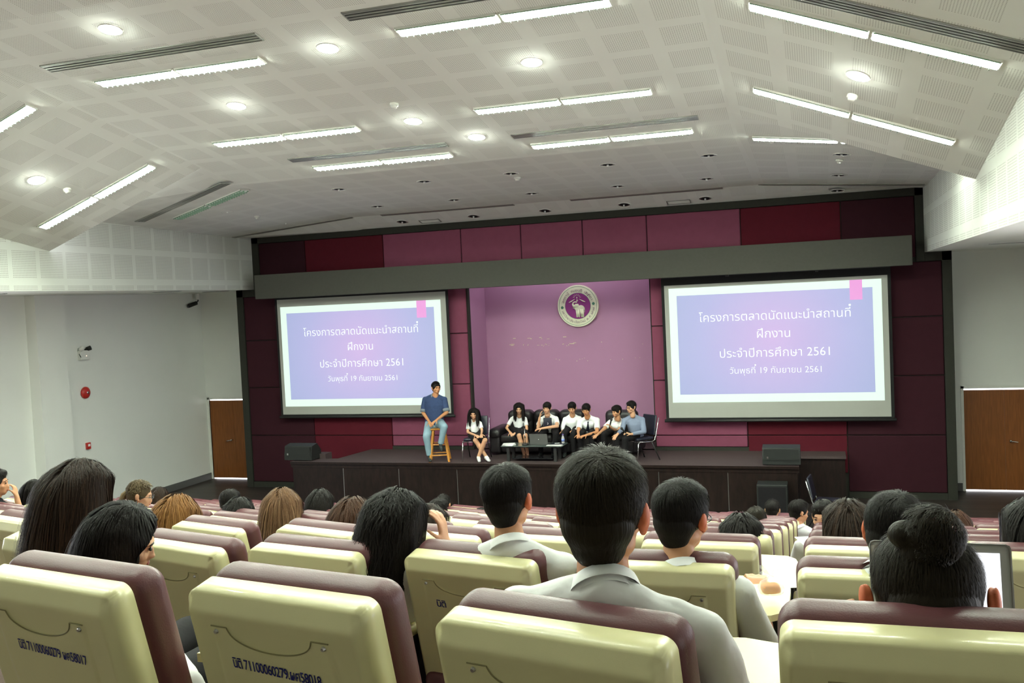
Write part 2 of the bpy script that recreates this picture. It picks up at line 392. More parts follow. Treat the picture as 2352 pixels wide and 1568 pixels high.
for nm, x0 in (('wall_left', WL-.1), ('wall_right', WR)):
    mb = MB(); mb.box((x0, YB, -.1), (x0+.1, ADDED_WIN_Y[0], SOF)); mb.box((x0, ADDED_WIN_Y[1], -.1), (x0+.1, YD+.1, SOF))
    mb.box((x0, ADDED_WIN_Y[0], -.1), (x0+.1, ADDED_WIN_Y[1], ADDED_WIN_Z[0])); mb.box((x0, ADDED_WIN_Y[0], ADDED_WIN_Z[1]), (x0+.1, ADDED_WIN_Y[1], SOF)); mb.obj(nm, M['plaster'], kind='structure')
    w_ = bpy.data.objects.new('added_window_1' if x0 < 0 else 'added_window_2', None); COL.objects.link(w_); w_['kind'] = 'structure'; w_.location = (x0, ADDED_WIN_Y[0], ADDED_WIN_Z[0])
    for k in range(9):
        y = (ADDED_WIN_Y[1]-ADDED_WIN_Y[0])*k/8; mb = MB(); mb.box((.02, y-.03, 0), (.08, y+.03, ADDED_WIN_Z[1]-ADDED_WIN_Z[0])); mb.obj('added_window_mullion', M['white'], w_)
    P_ = bpy.data.lights.new('added_window_portal', 'AREA'); P_.shape = 'RECTANGLE'; P_.size = ADDED_WIN_Y[1]-ADDED_WIN_Y[0]; P_.size_y = ADDED_WIN_Z[1]-ADDED_WIN_Z[0]; P_.cycles.is_portal = True
    po = bpy.data.objects.new('added_window_portal', P_); COL.objects.link(po); po.location = (x0+(.12 if x0 < 0 else -.02), sum(ADDED_WIN_Y)/2, sum(ADDED_WIN_Z)/2)
    d_ = Vector((1 if x0 < 0 else -1, 0, 0)); zz = -d_; xx = Vector((0, 1, 0)); yy = zz.cross(xx)
    po.rotation_euler = Matrix((xx, yy, zz)).transposed().to_euler()
mb = MB(); mb.box((WL-.1, YB-.1, -.1), (WR+.1, YB, 8.4)); mb.obj('wall_back', M['backwall'], kind='structure')
mb = MB(); mb.box((WL, 14.95, 0), (WL+.26, 15.72, SOF-.002)); mb.obj('trim_1', M['plaster'], kind='structure')
# walls holding the doors; a door opening in each
def doorwall(name, x0, x1, d0, d1, htop):
    mb = MB()
    if d0 > x0: mb.box((x0, YD, -.1), (d0, YD+.12, SOF))
    if d1 < x1: mb.box((d1, YD, -.1), (x1, YD+.12, SOF))
    mb.box((d0, YD, htop), (d1, YD+.12, SOF)); mb.obj(name, M['plaster'], kind='structure')
doorwall('wall_front', WL, -12.9, -15.02, -13.5, 2.06)
doorwall('wall_front', 1.95, WR, 2.68, 4.14, 2.06)
def door(name, d0, mid, d1, hx, hdir):
    t = bpy.data.objects.new(name, None); COL.objects.link(t); t.location = (d0, YD, 0); t['kind'] = 'structure'
    t['label'] = 'brown veneer double door with light showing under it'
    for a, b, g in ((d0+.004, mid-.001, 0), (mid+.001, d1-.004, 1)):
        mb = MB(); mb.box((a-d0, .02, .028), (b-d0, .06, 2.025), bev=.003, seg=1); mb.obj('door_leaf', M['door'], t)
    mb = MB(); mb.cyl((hx-d0, .02, 1.01), (hx-d0, -.05, 1.01), .022, n=14); mb.cyl((hx-d0, -.05, 1.01), (hx-d0+hdir*.13, -.05, .995), .011, n=10)
    mb.obj('door_handle', M['chrome'], t, True)
    mb = MB()
    for a, b in ((d0-.05, d0), (d1, d1+.05)): mb.box((a-d0, -.012, 0), (b-d0, .03, 2.11))
    mb.box((-.05, -.012, 2.06), (d1-d0+.05, .03, 2.11)); mb.obj('door_frame', M['white'], t)
    return t
door('door_1', -15.02, -14.32, -13.5, -14.4, -1)
door('door_2', 2.68, 3.41, 4.14, 3.5, 1)
# wall behind the stage ------------------------------------------------
mb = MB()                                                # charcoal backing, stepped outline, recess left open
for x0, x1, z0, z1 in ((-13.4, -7.46, 0, SOF), (-3.38, 2.42, 0, SOF), (XL, XR, SOF, 6.04), (-7.46, -3.38, 4.7, SOF), (-7.46, -3.38, 0, .94)):
    mb.box((x0, YW, z0), (x1, YW+.14, z1))
for x0, x1, z0, z1 in ((-13.4, -13.23, 0, SOF), (2.25, 2.42, 0, SOF), (-13.4, XL, 4.62, SOF-.003), (XR, 2.42, 4.62, SOF-.003), (XL+.003, -12.73, SOF-.17, 6.03), (1.80, XR-.003, SOF-.17, 6.03), (XL+.003, XR-.003, 5.885, 6.03)):
    mb.box((x0, YW-.07, z0), (x1, YW, z1))
for x0, x1 in ((-13.23, -11.2), (.45, 2.25)): mb.box((x0, YW-.05, 0), (x1, YW, .13))
for x0, x1 in ((-10.4, -7.46), (-3.38, .45)): mb.box((x0, YW-.05, .94), (x1, YW, 1.015))
wf = mb.obj('wall_front', M['char'], kind='structure')
mb = MB()                                                # side returns between the stage wall and door walls
mb.box((-13.4, YW+.14, 0), (-13.36, YD+.1, SOF)); mb.box((2.38, YW+.14, 0), (2.42, YD+.1, SOF)); mb.obj('wall_front', M['char'], kind='structure')
def panel(x0, x1, z0, z1, m, dy=.045):
    mb = MB(); mb.box((x0+.008, YW-dy, z0+.008), (x1-.008, YW+.0, z1-.008), bev=.016, seg=2)
    mb.obj('fabric_panel', m, wf)
rows = [(1.26, 2.42), (2.42, 3.56), (3.56, 4.70)]
def column_of(x0, x1, m, zb, dy=.045, top=4.7):
    panel(x0, x1, zb, 1.26, m, dy)
    for a, b in rows: panel(x0, x1, a, min(b, top), m, dy)
column_of(-13.23, -11.48, M['maroon'], .13, top=4.62); column_of(-11.48, -9.45, M['red'], .5, .055); column_of(-9.45, -7.48, M['pink'], 1.015, .065)
column_of(-3.36, -1.47, M['pink'], 1.015, .065); column_of(-1.47, .45, M['red'], .5, .055); column_of(.45, 2.25, M['maroon'], .13, top=4.62)
tops = [-12.73, -11.48, -9.45, -7.54, -6.14, -4.76, -3.38, -1.47, .45, 1.80]
tm = [M['maroon'], M['red']]+[M['pink']]*5+[M['red'], M['maroon']]
for a, b, m in zip(tops, tops[1:], tm): panel(a, b, 4.70, 5.885, m)
# recess
mb = MB()
mb.box((-7.50, YW+.14, .94), (-7.46, 20.98, 5.5)); mb.box((-3.38, YW+.14, .94), (-3.34, 20.98, 5.5))
mb.box((-7.46, 20.9, .94), (-3.38, 21.0, 5.5)); mb.box((-7.46, YW+.14, 5.46), (-3.38, 20.9, 5.5))
rc = mb.obj('wall_front', M['purple'], kind='structure')
mb = MB(); mb.box((-7.455, 20.87, .94), (-3.385, 20.9, 1.14)); mb.obj('baseboard_front', M['blackwood'], kind='structure')
mb = MB(); mb.box((-7.2, 20.2, 5.40), (-3.6, 20.32, 5.455)); c_ = mb.obj('ceiling_light', emit('cove_glow', (.95, .97, 1), E_COVE), label='hidden lamp tube washing the purple recess wall from above', cat='light')
# flecks where old lettering came off
mb = MB()
for k in range(46):
    row = k % 3; x = -6.75+random.random()*3.05 if row else -6.9+random.random()*1.6
    z = (3.34, 3.17, 2.82)[row]+random.uniform(-.05, .05) if row else random.choice((3.33, 3.19))+random.uniform(-.02, .02)
    w = random.uniform(.008, .02) if row else random.uniform(.03, .09)
    mb.box((x, 20.888, z), (x+w, 20.9, z+random.uniform(.006, .018)), bev=.002, seg=1)
mb.obj('paint_flakes', M['flake'], rc, kind='stuff')
# beam
mb = MB(); mb.box((-12.41, 18.98, 4.545), (1.67, 19.30, 5.10), bev=.006, seg=1)
for x in (-11.9, 1.2, -5.4): mb.box((x, 19.30, 4.8), (x+.08, YW, 4.9))
tag(mb.obj('beam', M['beamgrey'], kind='structure'), 'long grey fabric covered beam crossing above both projector screens')
# floor
mb = MB(); mb.box((WL, 13.6, -.1), (WR, YD+.02, 0)); mb.obj('floor', M['floor'], kind='structure')
ROWS = {1: (1.70, 2.66)}
for i in range(2, 13): ROWS[i] = (2.9+1.1*(i-2), (12-i)*.244)
ROWS[2] = (2.9, 2.415)
mb = MB()
for i in range(1, 12):
    y, z = ROWS[i]; y1 = ROWS[i+1][0]-.1
    mb.box((WL, (y-.1) if i > 1 else 1.55, -.1), (WR, y1, z))
mb.box((WL, YB, -.1), (WR, 1.55, 2.92)); mb.obj('floor', M['step'], kind='structure')
mb = MB()
mb.box((WL, 15.72, 0), (WL+.03, YD, .16)); mb.box((WL+.0, 13.6, 0), (WL+.03, 14.95, .16)); mb.obj('baseboard_left', M['base'], kind='structure')
mb = MB(); mb.box((2.42, YD-.02, 0), (2.62, YD, .16)); mb.box((4.19, YD-.02, 0), (WR, YD, .16)); mb.obj('baseboard_front', M['base'], kind='structure')
mb = MB(); mb.box((WR-.03, 13.6, 0), (WR, YD, .16)); mb.obj('baseboard_right', M['base'], kind='structure')

# ------------------------------------------------------------------ ceiling fittings
def frame_at(fz, x, y, dx=.3, dy=.3):
    a = Vector((x-dx, y, fz(x-dx, y))); b = Vector((x+dx, y, fz(x+dx, y)))
    c = Vector((x, y-dy, fz(x, y-dy))); d = Vector((x, y+dy, fz(x, y+dy)))
    ex = (b-a).normalized(); ey = (d-c); n = ex.cross(ey).normalized(); ey = n.cross(ex)
    return Matrix(((ex.x, ey.x, n.x, x), (ex.y, ey.y, n.y, y), (ex.z, ey.z, n.z, fz(x, y)), (0, 0, 0, 1)))
def build_troffer(lit):
    root = thing('ceiling_light', 'x', 'light')
    for s in (-1, 1):
        x0, x1 = (.015, 1.215) if s > 0 else (-1.215, -.015)
        mb = MB()
        for a, b in (((x0, -.10), (x1, -.085)), ((x0, .085), (x1, .10)), ((x0, -.10), (x0+.012, .10)), ((x1-.012, -.10), (x1, .10))):
            mb.box((a[0], a[1], -.022), (b[0], b[1], .0))
        mb.obj('frame', M['white'], root)
        mb = MB(); mb.box((x0+.012, -.085, -.004), (x1-.012, .085, -.001)); mb.obj('reflector', M['white'], root)
        mb = MB()
        for ty in (-.045, .045): mb.cyl((x0+.03, ty, -.022), (x1-.03, ty, -.022), .016, n=8)
        mb.obj('lamp_tube', M['tro'] if lit else M['trofaint'], root, True)
        mb = MB()
        for k in range(1, 15):
            x = x0+(x1-x0)*k/15
            mb.box((x-.003, -.085, -.050), (x+.003, .085, -.004))
        for y in (-.083, .075): mb.box((x0+.012, y, -.032), (x1-.012, y+.006, -.004))
        mb.obj('louver', M['louver'], root)
    return root
TL = build_troffer(True); TF = build_troffer(False)
used = {}
def put(proto, Mx, label, group=None):
    if proto.name not in used: o = proto; used[proto.name] = 1
    else: o = copy_tree(proto)
    o.matrix_world = Mx; tag(o, label, None, group); return o
ZM = lambda x, y: zmain(x, y); ZF = zfront
tro = [(ZM, -7.5, 10.06, 'over the middle rows, beside the long air slot', 1), (ZM, -3.19, 9.87, 'at the top of the picture, split by a downlight row', 1), (ZM, -7.48, 12.46, 'second in the row towards the stage, bell wall side', 1),
       (ZM, -3.19, 12.33, 'second in the row towards the stage, before the wide slot', 1), (ZF, -6.62, 13.92, 'nearest the stage, bell wall side of the flat strip', 1), (ZF, -2.87, 13.92, 'nearest the stage, above the dark round downlights', 1),
       (ZM, .56, 9.97, 'on the sloping side above the projector screen, upper one', 1), (ZM, .44, 12.27, 'on the sloping side above the projector screen, lower one', 1),
       (ZM, -11.18, 12.67, 'on the slope beside the perforated fascia, lower one', 1), (ZM, -11.1, 10.2, 'on the slope cut by the picture edge', 1),
       (ZF, .35, 14.42, 'half hidden behind the edge of the folded ceiling', 1), (ZF, -10.85, 15.25, 'unlit, its louvers dark against the slope', 0)]
for f, x, y, lab, lit in tro:
    put(TL if lit else TF, frame_at(f, x, y)@Matrix.Rotation(0 if lit else math.radians(-23), 4, 'Z'), 'recessed louvered strip light '+lab)
for f, x, y in ((lambda x, y: zback(x, y), -7.5, 5.2), (lambda x, y: zback(x, y), -3.2, 5.2), (lambda x, y: zback(x, y), -7.5, 2.9), (lambda x, y: zback(x, y), -3.2, 2.9), (lambda x, y: zback(x, y), .5, 4.6), (lambda x, y: zback(x, y), -11.1, 4.6)):  # unseen strip lights, added to throw light on the seat backs
    put(TL, frame_at(f, x, y), 'added louvered strip light, unseen, over the seats behind the viewer', 'added strip lights behind the viewer')
def build_slot(L, w=.2, n=3):
    root = thing('air_slot_diffuser', 'x', 'air vent')
    mb = MB(); mb.box((-L/2, -w/2, -.012), (L/2, -w/2+.012, .0)); mb.box((-L/2, w/2-.012, -.012), (L/2, w/2, .0)); mb.box((-L/2, -w/2, -.012), (-L/2+.012, w/2, 0)); mb.box((L/2-.012, -w/2, -.012), (L/2, w/2, 0))
    mb.obj('frame', M['alu'], root)
    mb = MB(); mb.box((-L/2+.012, -w/2+.012, -.003), (L/2-.012, w/2-.012, .0)); mb.obj('backing', M['dark'], root)
    for k in range(n):
        y = -w/2+.012+(w-.024)*(k+.5)/n
        mb = MB(); mb.box((-L/2+.012, y-.019*3/n-.004, -.011), (L/2-.012, y+.013*3/n, -.003)); mb.obj('slat', M['alu'], root)
    return root
for f, x, y, L, w, n, lab in ((ZM, -7.5, 9.52, 3.06, .2, 3, 'long grey linear air slot above the first strip light'), (ZM, -3.3, 9.38, 3.0, .2, 3, 'linear air slot running out of the picture top'),
                     (ZM, .85, 9.52, 2.2, .24, 4, 'wide linear air slot on the slope over the screen'), (ZF, -2.88, 13.44, 2.72, .17, 3, 'linear air slot in front of the last lit strip light'),
                     (ZF, -6.66, 13.48, 2.72, .17, 3, 'linear air slot beside the small bright downlight'), (ZF, -11.1, 14.72, 3.1, .2, 3, 'linear air slot beside the unlit strip light'),
                     (ZF, .75, 13.75, 2.2, .17, 3, 'air slot half hidden by the folded ceiling edge'),
                     (ZF, -11.3, 18.9, 3.1, .13, 1, 'dark narrow air slot at the fascia end above the stage'), (ZF, -7.53, 18.9, 3.06, .13, 1, 'dark narrow air slot above the screen nearer the fascia'),
                     (ZF, -3.25, 18.9, 3.06, .13, 1, 'dark narrow air slot above the round emblem'), (ZF, .43, 18.9, 2.95, .13, 1, 'dark narrow air slot over the far end of the beam')):
    r_ = build_slot(L, w, n); r_.matrix_world = frame_at(f, x, y, L*.3 if f is ZF else .3, .15); r_['label'] = lab
    if 'unlit' in lab: r_.matrix_world = r_.matrix_world@Matrix.Rotation(math.radians(-23), 4, 'Z')
def build_down(lit, R=.12):
    root = thing('downlight', 'x', 'light'); n = 24
    mb = MB()
    for k in range(n):
        a, b = 2*PI*k/n, 2*PI*(k+1)/n
        q = lambda t, r, z: (math.cos(t)*r, math.sin(t)*r, z)
        mb.poly([q(a, R+.02, -.001), q(b, R+.02, -.001), q(b, R+.006, -.012), q(a, R+.006, -.012)])
        mb.poly([q(a, R+.006, -.012), q(b, R+.006, -.012), q(b, R, -.003), q(a, R, -.003)])
    mb.obj('trim_ring', M['white'], root, True)
    mb = MB()
    if lit: mb.ell((0, 0, -.004), (R*.8, R*.8, .036), n=16); mb.obj('lamp', M['down'], root, True)
    else:
        for k in range(n):
            a, b = 2*PI*k/n, 2*PI*(k+1)/n
            q = lambda t, r, z: (math.cos(t)*r, math.sin(t)*r, z)
            mb.poly([q(a, R, -.004), q(b, R, -.004), q(b, R*.72, -.0015), q(a, R*.72, -.0015)])
        mb.obj('reflector', M['steel'], root, True)
        mb = MB(); mb.cyl((0, 0, -.0015), (0, 0, -.001), R*.72, n=n); mb.obj('socket', M['dark'], root)
        mb = MB(); mb.cyl((0, 0, -.035), (0, 0, -.001), .018, n=10); mb.obj('bulb', M['paper'], root, True)
    return root
DL = build_down(True); DU = build_down(False)
for f, x, y, lab in ((ZM, -7.48, 8.88, 'near the upper corner, above the air slot'), (ZM, -5.37, 10.01, 'between the two upper strip lights'), (ZM, -3.2, 11.06, 'between the two strip lights over the aisle'),
                  (ZM, -7.46, 11.23, 'between two strip lights on the bell wall side'), (ZM, -5.39, 12.44, 'beside the round smoke detector'), (ZM, -4.75, 13.3, 'smallest, closest to the stage'),
                  (ZM, .48, 11.06, 'on the slope between two strip lights over the screen'), (ZM, -11.28, 11.56, 'on the slope by the perforated fascia')):
    put(DL, frame_at(f, x, y, .1, .1), 'glowing round downlight '+lab)
for x, y in ((-5.4, 6.5), (-9, 6.2), (-1.8, 6.2), (-5.4, 3.6)):
    put(DL, frame_at(lambda a, b: zback(a, b), x, y, .1, .1), 'glowing round downlight over the seats behind the viewer', 'downlights behind the viewer')
cols_ = [(.4, 'over the far end of the screen'), (-1.62, 'over the near screen edge'), (-3.28, 'over the emblem'), (-4.98, 'over the sofa'), (-6.6, 'over the seated girl'), (-8.3, 'over the stool'), (-11.05, 'by the fascia')]
for x, nm in cols_:
    for y, rn in ((15.6, 'back row'), (17.75, 'middle row'), (19.42, 'row against the stage wall')):
        xx = x-(y-15.6)*.13 if -9 < x < -1 else x
        if x < -11: y += .5 if y < 19 else .1
        put(DU, frame_at(ZF, xx, y, .1, .1), 'unlit round downlight %s, %s' % (nm, rn))
def build_smoke():
    root = thing('smoke_detector', 'x', 'detector')
    mb = MB(); mb.cyl((0, 0, -.03), (0, 0, 0), .06, n=20); mb.obj('base', M['white'], root, True)
    mb = MB(); mb.cyl((0, 0, -.065), (0, 0, -.03), .035, .045, n=20); mb.obj('sensor_head', M['white'], root, True)
    return root
SM = build_smoke()
for f, x, y, lab in ((ZM, -5.37, 11.79, 'in the flat ceiling above a lit downlight'), (ZM, .44, 11.66, 'on the slope over the screen'), (ZM, -11.24, 12.13, 'on the slope by the fascia'),
                  (ZF, -4.99, 15.99, 'beside an unlit downlight over the sofa'), (ZF, .38, 16.1, 'hanging by the dark downlight at the far slope'), (ZF, -10.97, 17.02, 'beside the unlit downlight by the fascia')):
    put(SM, frame_at(f, x, y, .1, .1), 'cream round smoke detector '+lab)
for x, y, lab in ((-8.16, 19.5, 'small square ceiling vent near the stage wall, above the slide'), (-2.66, 19.5, 'small square ceiling vent near the stage wall, above the emblem side')):
    t = thing('ceiling_vent', lab, 'air vent'); t.matrix_world = frame_at(ZF, x, y, .1, .1)
    mb = MB()
    for a, b in (((-.24, -.1), (.24, -.085)), ((-.24, .085), (.24, .1)), ((-.24, -.1), (-.225, .1)), ((.225, -.1), (.24, .1))): mb.box((a[0], a[1], -.012), (b[0], b[1], 0))
    mb.obj('frame', M['alu'], t)
    for k in range(5): mb = MB(); mb.box((-.22, -.08+k*.035, -.008), (.22, -.062+k*.035, -.002)); mb.obj('slat', M['white'], t)
for k, (x, y) in enumerate(((-14.1, 13.2), (-13.6, 17.4), (-13.7, 19.3), (3.0, 17.0))):
    t = thing('soffit_grille', 'thin slot grille in the flat soffit, '+('near the pilaster', 'midway along the fascia', 'close to the security camera', 'over the far door')[k], 'air vent', (x, y, SOF))
    mb = MB(); mb.box((-.35, -.05, -.01), (.35, .05, 0)); mb.obj('frame', M['alu'], t)
    mb = MB(); mb.box((-.33, -.03, -.012), (.33, .03, -.01)); mb.obj('slot', M['dark'], t)

# ------------------------------------------------------------------ wall devices
t = thing('security_camera', 'dark bullet security camera under the soffit near the door corner', 'camera', (-15.0, 20.3, 4.5))
mb = MB(); mb.cyl((.12, -.1, .13), (.12, -.1, .29), .05, n=14); mb.obj('mount', M['white'], t, True)
mb = MB(); mb.tube([(.12, -.1, .2), (.14, -.12, .1), (.08, -.12, .04), (.0, -.12, .04)], .015); mb.obj('arm', M['blackplast'], t, True)
mb = MB(); mb.cyl((.08, -.1, .05), (-.02, -.3, -.02), .05, n=16); mb.obj('housing', M['blackplast'], t, True)
mb = MB(); mb.cyl((-.02, -.3, -.02), (-.03, -.33, -.03), .035, n=16); mb.obj('lens', M['glassdark'], t, True)
t = thing('emergency_light', 'white twin-head emergency light high on the side wall', 'emergency light', (WL, 16.4, 3.5))
mb = MB(); mb.box((0, -.13, -.1), (.09, .13, .1), bev=.01); mb.obj('battery_box', M['white'], t)
mb = MB(); mb.tube([(.05, -.1, .1), (.05, -.13, .02), (.1, -.14, -.04)], .008); mb.obj('cable', M['blackplast'], t, True)
for s in (-1, 1):
    mb = MB(); mb.cyl((.05, s*.09, .12), (.13, s*.13, .15), .045, .05, n=14); mb.ell((.03, s*.085, .11), (.03, .03, .03)); mb.obj('lamp_head', M['blackplast'] if s > 0 else M['white'], t, True)
mb = MB(); mb.ell((.092, .03, -.02), (.004, .01, .01)); mb.obj('indicator', emit('indicator_glow', (1, .6, .4), 3), t)
t = thing('alarm_bell', 'round red fire alarm bell on the side wall', 'alarm', (WL, 16.4, 2.69))
mb = MB(); mb.box((0, -.06, -.06), (.03, .06, .06)); mb.obj('back_box', M['red_plastic'], t)
mb = MB(); mb.ell((.03, 0, 0), (.06, .13, .13), n=20); mb.obj('gong', M['red_plastic'], t, True)
mb = MB(); mb.cyl((.085, 0, 0), (.1, 0, 0), .03, n=14); mb.obj('cap', M['steel'], t, True)
t = thing('fire_call_point', 'small red manual fire call point below the bell', 'alarm', (WL, 16.38, 1.54))
mb = MB(); mb.box((0, -.055, -.07), (.05, .055, .07), bev=.006); mb.obj('housing', M['red_plastic'], t)
mb = MB(); mb.box((.05, -.03, -.01), (.054, .03, .04)); mb.obj('break_glass', M['paper'], t)

# ------------------------------------------------------------------ text helper
def textmesh(s, size, m, name, parent, loc, rot, align='CENTER', ext=.0, spacing=1, offs=0):
    c = bpy.data.curves.new(name, 'FONT'); c.body = s; c.size = size; c.align_x = align; c.extrude = ext; c.space_character = spacing; c.offset = offs
    c.resolution_u = 3
    o = bpy.data.objects.new('tmp', c); me = evaluated(o)
    bpy.data.objects.remove(o); bpy.data.curves.remove(c)
    me.materials.clear(); me.materials.append(m)
    o = link(name, me, None, parent); o.location = loc; o.rotation_euler = rot
    return o
def textwidth(s, size):
    c = bpy.data.curves.new('tmp', 'FONT'); c.body = s; c.size = size
    o = bpy.data.objects.new('tmp', c); me = evaluated(o); xs = [v.co.x for v in me.vertices]
    bpy.data.objects.remove(o); bpy.data.curves.remove(c); bpy.data.meshes.remove(me)
    return min(xs), max(xs)

# ------------------------------------------------------------------ projector screens
M['slide_white'] = emit('projected_white', (.80, 1, .88), .92)
def slide_mat():
    m, nt, b = nodes('projected_gradient'); N, L = nt.nodes, nt.links
    tc = N.new('ShaderNodeTexCoord'); mp = N.new('ShaderNodeMapping'); mp.inputs['Scale'].default_value = (.46, .46, .42); mp.inputs['Location'].default_value = (0, 0, -.05)
    L.new(tc.outputs['Object'], mp.inputs['Vector'])
    gr = N.new('ShaderNodeTexGradient'); gr.gradient_type = 'SPHERICAL'; L.new(mp.outputs['Vector'], gr.inputs[0])
    r = N.new('ShaderNodeValToRGB'); r.color_ramp.elements[0].color = lin((172, 184, 226))+(1,); r.color_ramp.elements[1].color = lin((214, 186, 236))+(1,)
    e = r.color_ramp.elements.new(.35); e.color = lin((184, 186, 232))+(1,)
    L.new(gr.outputs[1], r.inputs[0]); L.new(r.outputs[0], b.inputs['Emission Color']); b.inputs['Emission Strength'].default_value = .92
    b.inputs['Base Color'].default_value = (.05, .05, .05, 1); return m
M['slide'] = slide_mat(); M['slide_pink'] = emit('projected_pink', lin((238, 148, 222)), .9); M['slide_text'] = emit('projected_text', (.90, 1, .97), 1.05)
M['scrfab'] = mat('matte_screen_fabric', (.36, .37, .33), .9, .1, var=.02)
def screen(cx, zt, zb, wL, wR, sl, lab):
    # sl: slide x0,x1,z0,z1 ; local origin: centre of slide
    x0, x1, z0, z1 = sl; cxs, czs = (x0+x1)/2, (z0+z1)/2
    t = thing('projector_screen', lab, 'projector screen', (cxs, 19.5, czs))
    L = lambda x, z: (x-cxs, z-czs)
    a, b = L(wL, zb); c, d = L(wR, zt)
    mb = MB(); mb.box((a, 0, b), (c, .008, d)); mb.obj('screen_fabric', M['scrfab'], t)
    mb = MB(); mb.box((a-.06, .009, b-.07), (c+.06, .016, d+.15)); mb.obj('black_border', M['dark'], t)
    mb = MB(); mb.box((a-.05, .017, d+.12), (c+.05, .12, d+.24)); mb.obj('housing', M['blackmetal'], t)
    for q in (.3, .7): mb = MB(); mb.box((a+(c-a)*q-.03, -.21, d+.13), (a+(c-a)*q+.03, .03, d+.20)); mb.obj('bracket', M['blackmetal'], t)
    mb = MB(); mb.cyl((a-.09, .0, b-.06), (c+.09, .0, b-.06), .032, n=10); mb.obj('bottom_bar', M['blackmetal'], t, True)
    e, f = L(x0, z0); g, h = L(x1, z1)
    mb = MB(); mb.box((e, -.004, f), (g, -.001, h)); mb.obj('slide_margin', M['slide_white'], t)
    mb = MB(); mb.box((e+.16, -.008, f+.165), (g-.165, -.004, h-.155)); mb.obj('slide_field', M['slide'], t)
    mb = MB(); mb.box((g-.58, -.012, h-.385), (g-.35, -.008, h-.0)); mb.obj('slide_tab', M['slide_pink'], t)
    w = g-e
    for s, sz, dx, dz, tgt in (('โครงการตลาดนัดแนะนำสถานที', .36, .02, .33, 2.92), ('ฝึกงาน', .36, .01, -.03, .64), ('ประจำปีการศึกษา 2561', .36, .02, -.41, 2.12), ('วันพุธที 19 กันยายน 2561', .28, .03, -.74, 1.77)):
        lo, hi = textwidth(s, sz); k = tgt/(hi-lo); 
        o = textmesh(s, sz*k, M['slide_text'], 'slide_text', t, (dx, -.014, dz+.14), (PI/2, 0, 0), offs=-.0018)
        if 'ที' in s:                                   # tone mark raised over the vowel
            pre = s[:s.index('ที')+2]; l2, h2 = textwidth(pre, sz*k)
            x = dx-(hi-lo)*k/2+h2
            mb = MB(); mb.box((x-.032*k*sz/.36*2, -.015, dz+.14+sz*k*.86), (x-.005, -.013, dz+.14+sz*k*1.02)); mb.obj('slide_text', M['slide_text'], t)
    return t
screen(0, 4.51, 1.79, -12.17, -7.885, (-12.09, -8.01, 1.98, 4.335), 'projector screen with Thai title slide, behind the man on the stool')
screen(0, 4.39, 1.655, -3.03, 1.26, (-2.94, 1.15, 1.97, 4.325), 'projector screen with Thai title slide, beside the purple recess')

# ------------------------------------------------------------------ emblem
t = thing('round_emblem', 'round university emblem with white elephant on purple disc', 'emblem', (-5.2, 20.84, 4.045))
M['plaque'] = mat('plaque_ivory', lin((212, 214, 186)), .5, .3); M['plaque_green'] = mat('plaque_green', lin((66, 120, 96)), .5, .3)
M['plaque_purple'] = mat('plaque_purple', lin((128, 44, 116)), .25, .5, var=.15, scale=3); M['plaque_text'] = mat('plaque_lettering', lin((92, 52, 88)), .5, .3)
def disc(r0, r1, y, m, name):
    mb = MB(); n = 64
    if r0 == 0: mb.cyl((0, y, 0), (0, y+.003, 0), r1, n=n)
    else:
        for k in range(n):
            a, b = 2*PI*k/n, 2*PI*(k+1)/n
            mb.poly([(math.cos(a)*r0, y, math.sin(a)*r0), (math.cos(b)*r0, y, math.sin(b)*r0), (math.cos(b)*r1, y, math.sin(b)*r1), (math.cos(a)*r1, y, math.sin(a)*r1)])
    return mb.obj(name, m, t)
mb = MB(); mb.cyl((0, -.02, 0), (0, .055, 0), .475, n=64); mb.cyl((0, -.026, 0), (0, -.02, 0), .468, .475, n=64); mb.obj('plaque', M['plaque'], t)
disc(.435, .443, -.028, M['plaque_green'], 'outer_ring'); disc(0, .298, -.029, M['plaque_green'], 'inner_ring'); disc(0, .292, -.033, M['plaque_purple'], 'purple_field')
def arc_text(s, r, a0, a1, size, flip):
    cl = []; 
    for ch in s:                                        # keep combining marks with their base
        if cl and (0x0e31 == ord(ch) or 0x0e34 <= ord(ch) <= 0x0e3a or 0x0e47 <= ord(ch) <= 0x0e4e): cl[-1] += ch
        else: cl.append(ch)
    n = len(cl)
    for k, c in enumerate(cl):
        if c == ' ': continue
        a = a0+(a1-a0)*(k+.5)/n
        rr = r if not flip else r+size*.62
        textmesh(c, size, M['plaque_text'], 'emblem_lettering', t, (math.cos(a)*rr, -.03, math.sin(a)*rr), (PI/2, -(a-PI/2) if not flip else -(a+PI/2), 0))
arc_text('อตฺตานํ ทมยนฺติ ปณฺฑิตา', .325, math.radians(168), math.radians(18), .088, False)
arc_text('มหาวิทยาลัยเชียงใหม่ พ.ศ.๒๕๐๗', .345, math.radians(196), math.radians(352), .076, True)
for a in (math.radians(184), math.radians(6)):
    mb = MB(); cx, cz = math.cos(a)*.365, math.sin(a)*.365
    for k in range(6): mb.ell((cx+math.cos(k*PI/3)*.022, -.03, cz+math.sin(k*PI/3)*.022), (.013, .003, .013), n=8)
    mb.ell((cx, -.031, cz), (.01, .003, .01), n=8); mb.obj('rosette', M['plaque_green'], t)
